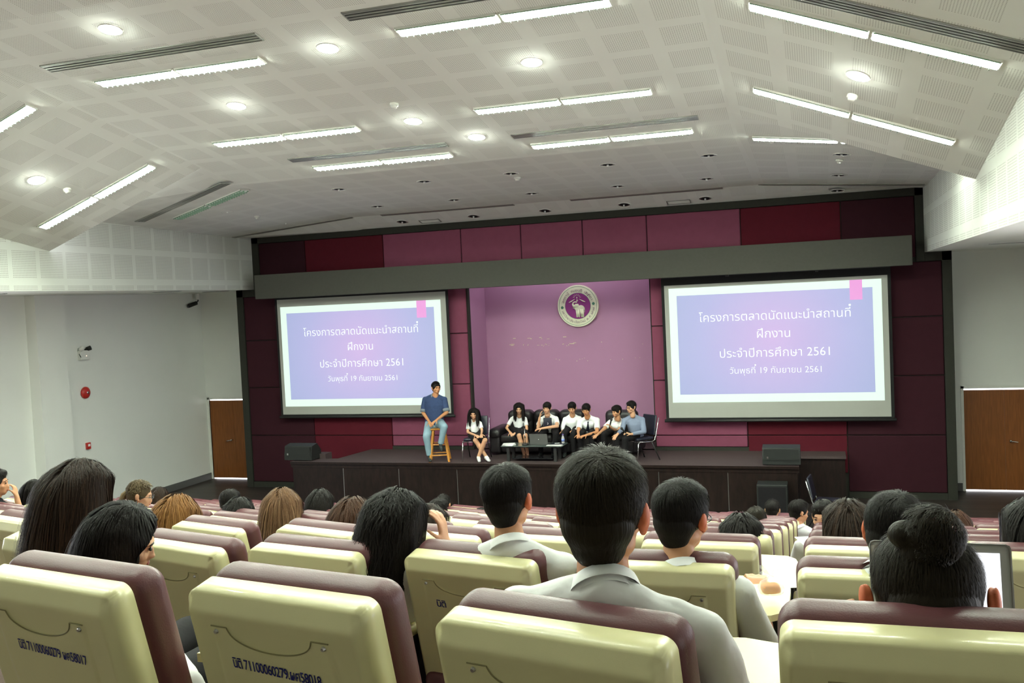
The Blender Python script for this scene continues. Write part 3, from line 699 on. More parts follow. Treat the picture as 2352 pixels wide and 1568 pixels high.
# elephant with raised trunk
mb = MB(); y = -.036
def e2(x, z, rx, rz, d=.006): mb.ell((x, y, z), (rx, d, rz), n=16)
e2(.07, -.06, .085, .075, .01); e2(-.01, -.045, .07, .07, .01); e2(-.035, .0, .05, .05, .012); e2(.0, .005, .028, .045, .014)
for x0, x1 in ((-.025, -.02), (.02, .025), (.075, .085), (.115, .12)):
    mb.cap((x0, y, -.1), .028, (x1, y, -.24), .02, n=10)
mb.tube([(-.06, y, -.02), (-.095, y, .0), (-.115, y, .04), (-.1, y, .08), (-.06, y, .092), (-.025, y, .085), (-.012, y, .10)], [.03, .026, .02, .016, .013, .011, .008])
mb.tube([(-.05, y-.004, -.045), (-.09, y-.004, -.045), (-.115, y-.004, -.04)], [.01, .008, .003]); mb.tube([(.15, y, -.03), (.16, y, -.1), (.155, y, -.15)], [.006, .005, .004])
mb.ell((-.01, y, .125), (.02, .006, .02)); mb.ell((-.012, y, .185), (.012, .005, .022), n=10)
mb.obj('elephant', M['plaque'], t, True)
mb = MB()
for k, a in enumerate((15, 38, 62, 90, 118, 142, 165)):
    a = math.radians(a); r0, r1 = (.06, .095)
    mb.tube([(-.012+math.cos(a)*r0, y, .175+math.sin(a)*r0), (-.012+math.cos(a)*r1, y, .175+math.sin(a)*r1)], .004, 6)
for s in (-1, 1): mb.tube([(-.012+s*.05, y, .155), (-.012+s*.14, y, .105), (-.012+s*.19, y, .085)], [.004, .013, .006], 6)
mb.obj('torch_rays', M['plaque'], t)

# ------------------------------------------------------------------ stage
ST = .94
t = thing('stage', 'low black stage platform carrying the panel of speakers', 'stage', (-5.8, 18.0, 0))
mb = MB(); ox = 5.8
pts = [(-11.13, 18.0), (-.45, 18.0), (-.45, 19.1), (.4, 19.1), (.4, YW-.005), (-10.0, YW-.005), (-10.2, 18.45), (-10.45, 18.42), (-11.13, 18.42)]
for z0, z1, grow in ((ST-.05, ST, 0),):
    A = [(x+ox, yy-18.0, z1) for x, yy in pts]; B = [(x+ox, yy-18.0, z0) for x, yy in pts]
    mb.poly(A); mb.poly(B[::-1])
    for k in range(len(pts)): k2 = (k+1) % len(pts); mb.poly([B[k], B[k2], A[k2], A[k]])
mb.box((-7.46+ox+.001, YW-18-.005, ST-.05), (-3.38+ox-.001, 2.9, ST))
mb.obj('stage_floor', M['stagetop'], t)
mb = MB(); mb.box((-11.13+ox, .0, ST-.05), (-.45+ox, .0-.012, ST-.001)); mb.obj('nosing', M['blackwood'], t)
mb = MB(); mb.box((-11.1+ox, .07, 0), (-.48+ox, .42, ST-.05)); mb.box((-10.0+ox, .4, 0), (-.48+ox, 1.7, ST-.05)); mb.box((-.6+ox, 1.15, 0), (.38+ox, 1.72, ST-.05)); mb.obj('base', M['blackwood'], t)
seams = [-11.1, -9.86, -8.55, -7.23, -5.90, -4.47, -3.05, -1.74, -.47]
for a, b in zip(seams, seams[1:]):
    mb = MB(); mb.box((a+ox+.008, .03, .06), (b+ox-.008, .07, ST-.13), bev=.003, seg=1); mb.obj('front_panel', M['blackwood'], t)
for a in seams[1:-1]:
    mb = MB(); mb.box((a+ox-.006, .035, .08), (a+ox+.006, .066, ST-.14)); mb.obj('joint_strip', M['steel'], t)
mb = MB(); mb.box((-11.13+ox, .02, ST-.13), (-.45+ox, .07, ST-.05)); mb.box((-11.1+ox, .045, 0), (-.47+ox, .07, .06)); mb.obj('front_rail', M['blackwood'], t)
t = thing('stage_steps', 'small dark step block behind the wedge speaker at the stage corner', 'steps', (-10.75, 18.57, 0))
mb = MB(); mb.box((-.25, -.14, 0), (.25, .15, ST+.10)); mb.box((-.25, .15, 0), (.25, .45, ST-.3)); mb.box((-.25, .45, 0), (.25, .75, ST-.6)); mb.obj('step_block', M['stagetop'], t)

def wedge_speaker(x, y, lab, mir):
    t = thing('stage_monitor', lab, 'speaker', (x, y, ST))
    mb = MB(); w, d, h = .68, .42, .36
    prof = [(0, .02), (d, .02), (d, h*.55), (d*.62, h), (.05, h*.9), (-.0, h*.35)]
    vs0 = [(0, yy, zz) for yy, zz in prof]; vs1 = [(w, yy, zz) for yy, zz in prof]
    mb.poly(vs0[::-1]); mb.poly(vs1)
    for k in range(6): k2 = (k+1) % 6; mb.poly([vs0[k], vs0[k2], vs1[k2], vs1[k]])
    o = mb.obj('cabinet', M['blackplast'], t)
    mb = MB(); mb.box((.03, -.012, .1), (w-.03, -.001, h*.86)); mb.obj('grille', M['blackplast'], t)
    mb = MB(); mb.box((.08, -.018, .13), (.11, -.012, .17)); mb.obj('badge', M['steel'], t)
    for q in (.08, w-.08): mb = MB(); mb.cyl((q, .08, 0), (q, .08, .02), .02, n=10); mb.obj('foot', M['blackmetal'], t)
    return t
wedge_speaker(-11.32, 18.08, 'black wedge monitor speaker on the stage corner near the stairs', 1)
wedge_speaker(-1.10, 18.06, 'black wedge monitor speaker at the stage edge above the spare chair', 1)
t = thing('floor_subwoofer', 'dark boxy subwoofer standing on the floor against the stage front', 'speaker', (-.92, 17.75, 0))
mb = MB(); mb.box((-.27, -.2, .02), (.27, .2, .68), bev=.012); mb.obj('cabinet', M['blackplast'], t)
mb = MB(); mb.box((-.24, -.215, .06), (.24, -.2, .64)); mb.obj('grille', M['blackcloth'], t)

# ------------------------------------------------------------------ stage furniture
t = thing('leather_sofa', 'black leather three seat sofa behind the coffee table', 'sofa', (-5.70, 19.4, ST))
mb = MB(); mb.box((-.88, -.38, .06), (.88, .48, .34), bev=.03); mb.obj('base', M['leather'], t, True)
for k in range(3):
    mb = MB(); mb.box((-.87+k*.58, -.45, .27), (-.87+k*.58+.575, .25, .44), bev=.05, seg=4); mb.obj('seat_cushion', M['leather'], t, True)
    mb = MB(); mb.box((-.87+k*.58, .1, .36), (-.87+k*.58+.575, .36, .88), bev=.08, seg=4); mb.box((-.85+k*.58, .06, .62), (-.85+k*.58+.535, .38, .9), bev=.09, seg=4); mb.obj('back_cushion', M['leather'], t, True)
for s in (-1, 1):
    mb = MB(); x = s*1.0
    mb.box((x-.12, -.45, .04), (x+.12, .48, .44), bev=.06, seg=4); mb.box((x-.14, -.48, .34), (x+.14, .4, .58), bev=.10, seg=5)
    mb.obj('armrest', M['leather'], t, True)
t = thing('leather_armchair', 'dark leather armchair behind the student holding a microphone', 'armchair', (-4.04, 19.4, ST))
mb = MB(); mb.box((-.36, -.38, .05), (.36, .42, .42), bev=.06, seg=4); mb.obj('seat', M['leather'], t, True)
mb = MB(); mb.box((-.36, .1, .3), (.34, .36, .88), bev=.11, seg=5); mb.obj('backrest', M['leather'], t, True)
for s in (-1, 1): mb = MB(); mb.box((s*.38-.07, -.4, .05), (s*.38+.07, .4, .54), bev=.05, seg=4); mb.obj('armrest', M['leather'], t, True)
t = thing('coffee_table', 'low black coffee table with glass top and lower shelf', 'table', (-5.67, 18.42, ST))
mb = MB(); mb.box((-.64, -.2, .31), (.66, .3, .322)); mb.obj('glass_top', M['glass'], t)
mb = MB(); mb.box((-.62, -.19, .295), (.64, .29, .309)); mb.obj('top_frame', M['glassdark'], t)
mb = MB(); mb.box((-.42, -.14, .05), (.44, .24, .065)); mb.obj('lower_shelf', M['glassdark'], t)
for sx in (-.5, .5):
    for sy in (-.13, .2): mb = MB(); mb.box((sx-.03, sy-.03, 0), (sx+.03, sy+.03, .295)); mb.obj('leg', M['blackmetal'], t)
TT = ST+.323
t = thing('laptop', 'open grey laptop seen from behind on the coffee table', 'laptop', (-5.53, 18.36, TT))
mb = MB(); mb.box((-.185, 0, 0), (.185, .25, .018), bev=.004, seg=1); mb.obj('base', M['silverlid'], t)
mb = MB(); mb.box((-.19, -.006, .012), (.19, .003, .235), rot=Matrix.Rotation(math.radians(8), 3, 'X'), org=(0, 0, .012), bev=.003, seg=1); mb.obj('lid', M['silverlid'], t)
mb = MB(); mb.ell((0, .0, .12), (.008, .012, .008)); o = mb.obj('lid_emblem', M['paper'], t); o.location = (0, -.02, 0)
t = thing('paper_sheets', 'loose white sheets on the table corner beside the laptop', 'paper', (-5.2, 18.25, TT))
for k in range(3): mb = MB(); mb.box((-.15, -.0, k*.002), (.16, .16, k*.002+.001), rot=Matrix.Rotation(math.radians(k*5-4), 3, 'Z'), org=(0, 0, 0)); mb.obj('sheet', M['paper'], t)
t = thing('document_stack', 'thick stack of white booklets at the table end', 'papers', (-6.17, 18.33, TT))
for k in range(4): mb = MB(); mb.box((-.12, -.09, k*.009), (.12, .09, k*.009+.008), rot=Matrix.Rotation(math.radians(k*6-8), 3, 'Z'), org=(0, 0, 0)); mb.obj('booklet', M['paper'], t)
t = thing('document_folder', 'dark blue folder with a pen on the coffee table', 'folder', (-5.17, 18.5, TT))
mb = MB(); mb.box((-.13, -.06, 0), (.13, .08, .012)); mb.obj('cover', M['navyvinyl'], t)
mb = MB(); mb.cyl((-.06, -.02, .018), (.03, .03, .018), .005, n=8); mb.obj('pen', M['paper'], t)
t = thing('water_bottle', 'small clear water bottle with blue label on the coffee table', 'bottle', (-5.07, 18.55, TT))
mb = MB(); mb.loft([(Vector((0, 0, z)), r, r, Vector((1, 0, 0)), Vector((0, 1, 0))) for z, r in ((0, .03), (.01, .033), (.1, .033), (.14, .025), (.165, .013), (.18, .013))], 16); mb.obj('body', M['clear'], t, True)
mb = MB(); mb.cyl((0, 0, .05), (0, 0, .1), .0335, n=16); mb.obj('label_band', mat('bottle_label', lin((120, 140, 200)), .5, .3), t, True)
mb = MB(); mb.cyl((0, 0, .178), (0, 0, .2), .015, n=12); mb.obj('cap', mat('bottle_cap', lin((110, 90, 170)), .5, .3), t, True)
t = thing('microphone_stand', 'short desk microphone stand with a round black foot', 'stand', (-5.83, 18.38, TT))
mb = MB(); mb.cyl((0, 0, 0), (0, 0, .03), .07, .06, n=18); mb.obj('foot', M['blackmetal'], t, True)
mb = MB(); mb.cyl((0, 0, .03), (0, 0, .34), .008, n=10); mb.obj('rod', M['chrome'], t, True)
mb = MB(); mb.ell((0, 0, .16), (.018, .018, .025)); mb.obj('clutch', M['blackmetal'], t, True)
mb = MB(); mb.cyl((-.016, 0, .33), (-.016, 0, .39), .005, n=8); mb.cyl((.016, 0, .33), (.016, 0, .39), .005, n=8); mb.cyl((-.02, 0, .33), (.02, 0, .33), .006, n=8); mb.obj('clip', M['blackmetal'], t)
# stool
t = thing('wooden_bar_stool', 'tall varnished pine stool under the man in denim', 'stool', (-7.70, 18.3, ST), math.radians(18))
mb = MB(); mb.box((-.16, -.16, .665), (.16, .16, .70), bev=.01); mb.obj('seat', M['pine'], t)
legs = [(-1, -1), (1, -1), (1, 1), (-1, 1)]
for sx, sy in legs:
    mb = MB(); A = Vector((sx*.11, sy*.11, .665)); B = Vector((sx*.2, sy*.2, 0)); q = .021
    a = [A+Vector((i*q, j*q, 0)) for i, j in ((-1, -1), (1, -1), (1, 1), (-1, 1))]; b = [B+Vector((i*q, j*q, 0)) for i, j in ((-1, -1), (1, -1), (1, 1), (-1, 1))]
    mb.poly(a); mb.poly(b[::-1]); [mb.poly([b[k], b[(k+1) % 4], a[(k+1) % 4], a[k]]) for k in range(4)]
    mb.obj('leg', M['pine'], t)
for k in range(4):
    (ax, ay), (bx, by) = legs[k], legs[(k+1) % 4]
    for z in (.14, .36) if k % 2 == 0 else (.2, .36):
        r = .2-.09*z/.665; mb = MB(); d = Vector((bx-ax, by-ay, 0)).normalized()
        mb.cyl(Vector((ax*r, ay*r, z)), Vector((bx*r, by*r, z)), .015, n=8); mb.obj('rung', M['pine'], t)
def banquet(loc, rz, lab):
    t = thing('banquet_chair', lab, 'chair', loc, rz)
    mb = MB(); mb.box((-.21, -.22, .42), (.21, .2, .48), bev=.025, seg=3); mb.obj('seat', M['navyvinyl'], t, True)
    mb = MB(); mb.box((-.2, -.255, .50), (.2, -.215, .90), rot=Matrix.Rotation(math.radians(12), 3, 'X'), org=(0, -.22, .46), bev=.02, seg=3); mb.obj('backrest', M['navyvinyl'], t, True)
    for s in (-1, 1):
        mb = MB(); x = s*.225
        mb.tube([(x, -.345, .84), (x, -.30, .66), (x, -.25, .48), (x, -.22, .41), (x, -.16, .385), (x, .0, .39), (x, .17, .41)], .012); mb.obj('side_frame', M['chrome'], t, True)
        mb = MB(); mb.tube([(x, .15, .40), (x, .19, .38), (x*1.03, .24, .0)], .012); mb.obj('leg', M['chrome'], t, True)
        mb = MB(); mb.tube([(x, -.14, .39), (x*1.05, -.33, .0)], .012); mb.obj('leg', M['blackmetal'], t, True)
    mb = MB(); mb.cyl((-.22, .15, .4), (.22, .15, .4), .01, n=8); mb.cyl((-.22, -.16, .385), (.22, -.16, .385), .01, n=8); mb.obj('stretcher', M['chrome'], t, True)
    return t
banquet((-6.93, 18.42, ST), math.radians(184), 'dark banquet chair with chrome legs under the seated girl on stage')
banquet((-3.5, 18.5, ST), math.radians(140), 'navy banquet chair with chrome frame under the man in glasses')
banquet((.05, 17.35, 0), math.radians(-98), 'empty navy banquet chair with chrome frame on the floor beside the stage')

# ------------------------------------------------------------------ auditorium seats
TILT = math.radians(13)
def grid_mesh(nx, nz, w, h, fn):
    bm = bmesh.new(); V = [[bm.verts.new(fn(-w/2+w*i/nx, h*j/nz)) for i in range(nx+1)] for j in range(nz+1)]
    for j in range(nz):
        for i in range(nx): bm.faces.new((V[j][i], V[j][i+1], V[j+1][i+1], V[j+1][i]))
    # rim going forward so the shell is a solid tray
    rim = [V[0][i] for i in range(nx+1)]+[V[j][nx] for j in range(1, nz+1)]+[V[nz][i] for i in range(nx-1, -1, -1)]+[V[j][0] for j in range(nz-1, 0, -1)]
    F_ = [bm.verts.new((v.co.x, .055, v.co.z)) for v in rim]
    n = len(rim)
    for k in range(n): bm.faces.new((rim[k], F_[k], F_[(k+1) % n], rim[(k+1) % n]))
    bm.faces.new(F_)
    bmesh.ops.recalc_face_normals(bm, faces=bm.faces[:])
    me = bpy.data.meshes.new('back_shell'); bm.to_mesh(me); bm.free(); return me
def sstep(a, b, x): t = max(0, min(1, (x-a)/(b-a))); return t*t*(3-2*t)
SW, SH = .50, .62
def shell_pt(u, v):
    # u across, v up from the lower edge; y<0 is toward the row behind
    top = SH-v; side = SW/2-abs(u)
    def cham(x, w, lo):
        x = max(0, min(1.25, x/w)); e = .12
        return lo+(1-lo)*(x if x < 1-e else (1-(1+e-x)**2/(4*e) if x < 1+e else 1))
    d = .030*cham(top, .042, .22)*cham(side, .020, .30)*sstep(-.01, .05, v)
    cut = 0
    if abs(u) < .166:
        a = abs(u)
        yc = .070+(.048*math.sqrt(max(0, 1-(a/.118)**2))**.9 if a < .118 else 0)
        cut = sstep(yc-.003, yc+.003, top)*sstep(.166, .160, a+(.0 if top < .2 else .05*(top-.2)))
    d += .0035*cut
    rz = v
    x = u
    # rounded upper corners
    r = .03; cx, cz = SW/2-r, SH-r
    if abs(u) > cx and v > cz:
        dx, dz = abs(u)-cx, v-cz; m = max(dx, dz); L = math.hypot(dx, dz)
        if L > 0: x = math.copysign(cx+dx*m/L, u); rz = cz+dz*m/L
    return (x, -d, rz)
def seat_set(fine):
    nx, nz = (96, 116) if fine else (16, 18)
    shell = grid_mesh(nx, nz, SW, SH, shell_pt)
    shell.materials.append(M['cream']); shell.polygons.foreach_set('use_smooth', [True]*len(shell.polygons))
    seg = 6 if fine else 3
    mb = MB(); mb.box((-.256, .05, .0), (.256, .155, .622), bev=.045, seg=seg)
    for v in mb.bm.verts:
        v.co.z += .012*(1-(v.co.x/.256)**2) if v.co.z > .5 else 0
        v.co.y += .03*math.sin(min(1, max(0, v.co.z)/.622)*PI)*(1 if v.co.y > .1 else 0)
    cush = mb.mesh('back_cushion'); cush.materials.append(M['burg']); cush.polygons.foreach_set('use_smooth', [True]*len(cush.polygons))
    mb = MB(); mb.box((-.24, .10, .40), (.24, .56, .52), bev=.045, seg=max(2, seg-2)); seat = mb.mesh('seat_cushion'); seat.materials.append(M['burg']); seat.polygons.foreach_set('use_smooth', [True]*len(seat.polygons))
    mb = MB(); mb.box((-.235, .11, .365), (.235, .54, .405), bev=.01, seg=1); pan = mb.mesh('seat_pan'); pan.materials.append(M['cream'])
    mb = MB(); mb.box((-.03, .12, .0), (.03, .5, .025)); mb.box((-.025, .2, .0), (.025, .40, .60)); leg = mb.mesh('leg'); leg.materials.append(M['blackmetal'])
    mb = MB(); mb.box((-.03, .20, .60), (.03, .50, .645), bev=.018, seg=3); arm = mb.mesh('armrest'); arm.materials.append(M['cream']); arm.polygons.foreach_set('use_smooth', [True]*len(arm.polygons))
    mb = MB(); mb.cyl((0, -.0005, 0), (0, -.006, 0), .006, .004, n=10 if fine else 6); sc_ = mb.mesh('screw'); sc_.materials.append(M['steel'])
    return shell, cush, seat, pan, leg, arm, sc_
def tablet_mesh():
    mb = MB(); pts = [(-.03, .28), (.06, .30), (.10, .34), (.115, .42), (.115, .60), (.10, .68), (.06, .73), (-.10, .74), (-.16, .72), (-.19, .66), (-.19, .52), (-.17, .46), (-.12, .44), (-.06, .42), (-.04, .36)]
    z0, z1 = .715, .737
    A = [(x, y, z1) for x, y in pts]; B = [(x, y, z0) for x, y in pts]
    mb.poly(A[::-1]); mb.poly(B)
    for k in range(len(pts)): k2 = (k+1) % len(pts); mb.poly([B[k], B[k2], A[k2], A[k]])
    me = mb.mesh('writing_tablet'); me.materials.append(M['cream']); return me
mb = MB()
_pts = []
for k in range(-40, 41):
    u = .166*k/40; a = abs(u); _pts.append((u, -.0335, SH-(.068+(.048*math.sqrt(max(0, 1-(a/.118)**2))**.9 if a < .118 else 0))))
mb.tube(_pts, .0016, 6)
SEAM = mb.mesh('panel_seam'); SEAM.materials.append(mat('cream_seam', lin((140, 134, 94)), .5, .3))
FINE, COARSE, TABM = seat_set(True), seat_set(False), tablet_mesh()
mb = MB(); mb.cyl((0, .34, .60), (0, .34, .715), .012, n=8); mb.box((-.02, .32, .68), (.02, .40, .715)); TABP = mb.mesh('tablet_post'); TABP.materials.append(M['blackmetal'])
def seat(x, y, z, rz, fine, label, tablet=False, writing=None):
    shell, cush, st, pan, leg, arm, scw = FINE if fine else COARSE
    t = thing('auditorium_seat', label, 'chair', (x, y, z), rz, 'burgundy auditorium seats in rows')
    b = link('back_shell', shell, None, t); b.location = (0, .192, .345); b.rotation_euler = (TILT, 0, 0)
    c = link('back_cushion', cush, None, t); c.location = (0, .192, .345); c.rotation_euler = (TILT, 0, 0)
    link('seat_cushion', st, None, t); link('seat_pan', pan, None, t)
    for s in (-1, 1):
        l = link('leg', leg, None, t); l.location = (s*.285, 0, 0)
        a = link('armrest', arm, None, t); a.location = (s*.285, 0, 0)
        if fine: q = link('screw', scw, None, b); q.location = (s*.152, -.0335, SH-.080)
    if tablet:
        q = link('writing_tablet', TABM, None, t); q.location = (.285, 0, 0)
        link('tablet_post', TABP, None, t).location = (.285, 0, 0)
    if fine: link('panel_seam', SEAM, None, b)
    if writing:
        o = textmesh(writing, .036, M['ink'], 'inventory_writing', b, (-.105 if writing.endswith('17') else -.125, -.0352, SH-.166), (PI/2, math.radians(2), 0), align='LEFT', spacing=.92, offs=.0004)
        o.scale = (.25/max(.1, o.dimensions.x), 1, 1) if len(writing) > 8 else (1, 1, 1)
    return t
cell = {}
def yaw_left(x): return -math.radians(min(14, max(0, (-x-.75)*10)))
names = {1: 'first', 2: 'second', 3: 'third', 4: 'fourth', 5: 'fifth', 6: 'sixth', 7: 'seventh', 8: 'eighth', 9: 'ninth', 10: 'tenth', 11: 'eleventh', 12: 'twelfth',
         13: 'thirteenth', 14: 'fourteenth', 15: 'fifteenth', 16: 'sixteenth', 17: 'seventeenth', 18: 'eighteenth', 19: 'nineteenth', 20: 'twentieth', 21: 'twenty-first', 22: 'twenty-second'}
for i in range(1, 13):
    Y, Z = ROWS[i]
    left = {1: [-.52, -1.16, -1.80, -2.45], 2: [-.53, -1.11, -1.75, -2.38, -3.01]}.get(i, [-.53-.63*k for k in range(20)])
    if i > 2: left = [x for x in left]
    for side, xs in (('L', left), ('R', [.16+.63*k for k in range(5)])):
        for k, x in enumerate(xs):
            if x < -12.3 or x > 3.9: continue
            px, py, d = project((x, Y, Z+.95))
            if d < .8 or px < -150*1.6/max(.5, d)*1.5-40 or px > 2400+260/d: continue
            if side == 'L':
                yaw = -math.radians((10, 10, 11, 13)[min(k, 3)]) if i == 1 else (0 if k == 0 else yaw_left(x))
            else: yaw = 0
            lab = 'burgundy cream-backed seat, %s row ahead, %s from the gap toward the %s' % (names[i], names[k+1], 'bell wall' if side == 'L' else 'far door')
            wr = None; tab = False; dz = dx = dy = 0
            if side == 'L': dz, dx = {(1, 0): (-.008, -.012), (1, 1): (.010, 0), (1, 2): (.012, .012), (2, 1): (0, -.07), (2, 2): (0, -.07)}.get((i, k), (0, 0))
            if (i, k, side) == (1, 0, 'L'): yaw = -math.radians(12); dy = -.055
            if (i, k, side) == (2, 1, 'L'): yaw = -math.radians(10)
            if i == 1 and side == 'L':
                if k == 0: lab = 'large cream-backed burgundy seat holding the boy in front, no writing visible'; tab = True
                if k == 1: lab = 'large seat with blue handwriting on its back, between bowed girl and nearest boy'; wr = 'นิติ 71100060279.ผศ58018'
                if k == 2: lab = 'large seat with blue handwriting on its back, holding the bowed girl with parted bob'; wr = 'นิติ 71100060279 ผศ58017'; tab = True
            if i == 1 and side == 'R' and k == 0: lab = 'large cream-backed burgundy seat under the girl with a hair bun'; 
            if i == 2 and side == 'L' and k == 1: lab = 'cream-backed seat with partly hidden blue writing under the short-haired boy'; wr = 'นิติ'
            if i == 2 and side == 'L' and k == 0: tab = True
            if i == 3 and side == 'L' and k == 0: tab = True
            seat(x+dx, Y+dy, Z+dz, yaw, i <= 3, lab, tab, wr)

# ------------------------------------------------------------------ people
def nv(v): return Vector(v).normalized()
def hand(mb, wrist, d, n, curl=.5, side=1, k=1.0, spread=.12):
    # d: direction of the hand, n: back-of-hand normal, side: which side the thumb leaves
    d = nv(d); n = nv(n - d*n.dot(d)) if abs(n.normalized().dot(d)) < .98 else d.orthogonal().normalized(); s = d.cross(n)*side
    w = Vector(wrist); P1 = w+d*.02*k
    for t in (-.026, -.009, .009, .026): mb.cap(w+s*t*.6*k, .014*k, w+d*.085*k+s*t*k, .0115*k, n=8)
    for j, (t, L) in enumerate(((.029, .068), (.010, .078), (-.010, .072), (-.029, .056))):
        p = w+d*.085*k+s*t*k; dd = nv(d+s*spread*t/.029-n*.0); r = .0088*k
        for q, (l, b) in enumerate(((.44, .35), (.32, .6), (.24, .5))):
            a = curl*b*1.9; dd = nv(dd*math.cos(a)-nv(n)*math.sin(a)); p2 = p+dd*L*l*k; mb.cap(p, r, p2, r*.92, n=8); p = p2; r *= .92
    p = w+d*.02*k+s*.028*k; dd = nv(d*.75+s*.8-n*.25)
    for l, r in ((.036, .0115), (.030, .0100), (.024, .009)):
        p2 = p+dd*l*k; mb.cap(p, r*k, p2, r*.92*k, n=8); p = p2; dd = nv(dd+d*.35*curl-n*.35*curl)
def headprims(mb, Hc, R, k=1.0, female=False, earless=False):
    T = lambda x, y, z: Vector(Hc)+R@Vector((x*k, y*k, z*k))
    E = lambda c, r: mb.ell(T(*c), tuple(q*k for q in r), R, n=20)
    E((0, -.012, .028), (.074, .094, .086)); E((0, .022, -.025), (.064, .066, .072)); E((0, .040, -.070), (.046, .046, .038))
    E((0, .052, -.092), (.026, .028, .020)); E((0, .084, -.030), (.012, .018, .026)); E((0, .095, -.042), (.016, .014, .011))
    E((0, .078, -.066), (.024, .014, .010)); E((0, .072, .012), (.05, .022, .012))
    for s in (-1, 1):
        E((s*.040, .055, -.030), (.026, .026, .022)); E((s*.044, .0, -.062), (.018, .045, .02))
    mb.cap(T(0, -.012, -.06), .050*k, T(0, -.025, -.17), .055*k, n=16)
def face_parts(par, Hc, R, k=1.0, glasses=False, mouth_open=False):
    T = lambda x, y, z: Vector(Hc)+R@Vector((x*k, y*k, z*k))
    for s in (-1, 1):
        mb = MB(); mb.ell(T(s*.031, .0835, -.004), (.0125*k, .006*k, .006*k), R, n=10); mb.obj('eye', M['eye'], par, True)
        mb = MB(); mb.tube([T(s*.016, .089, .014), T(s*.032, .088, .019), T(s*.048, .078, .014)], .0028*k, 6); mb.obj('eyebrow', M['eye'], par, True)
    mb = MB(); mb.ell(T(0, .0885, -.068), (.021*k, .007*k, (.010 if mouth_open else .006)*k), R, n=12); mb.obj('mouth', M['lip'], par, True)
    if glasses: spectacles(par, Hc, R, k)
def spectacles(par, Hc, R, k=1.0):
    T = lambda x, y, z: Vector(Hc)+R@Vector((x*k, y*k, z*k))
    mb = MB()
    for s in (-1, 1):
        pts = [T(s*.033+.021*math.cos(a), .104, -.004+.015*math.sin(a)) for a in [2*PI*q/14 for q in range(15)]]
        mb.tube(pts, .0018*k, 6); mb.tube([T(s*.054, .104, 0), T(s*.078, .06, 0), T(s*.082, -.01, .002)], .0018*k, 6)
    mb.tube([T(-.012, .105, 0), T(.012, .105, 0)], .0018*k, 6); mb.obj('spectacles', M['glassframe'], par, True)
def ears(par, Hc, R, k, m, vox, out=0):
    T = lambda x, y, z: Vector(Hc)+R@Vector((x*k, y*k, z*k))
    for s in (-1, 1):
        mb = MB(); r2 = R@Matrix.Rotation(s*math.radians(-25), 3, 'Z')
        mb.ell(T(s*(.083+out), -.012, -.004), (.009*k, .020*k, .034*k), r2, n=14); mb.ell(T(s*(.079+out), .004, -.03), (.008*k, .010*k, .014*k), r2, n=10)
        mb.ell(T(s*(.089+out), -.020, .004), (.006*k, .012*k, .024*k), r2, n=12)
        me = remesh(mb, 'ear', vox, 2); link('ear', me, m, par, True)
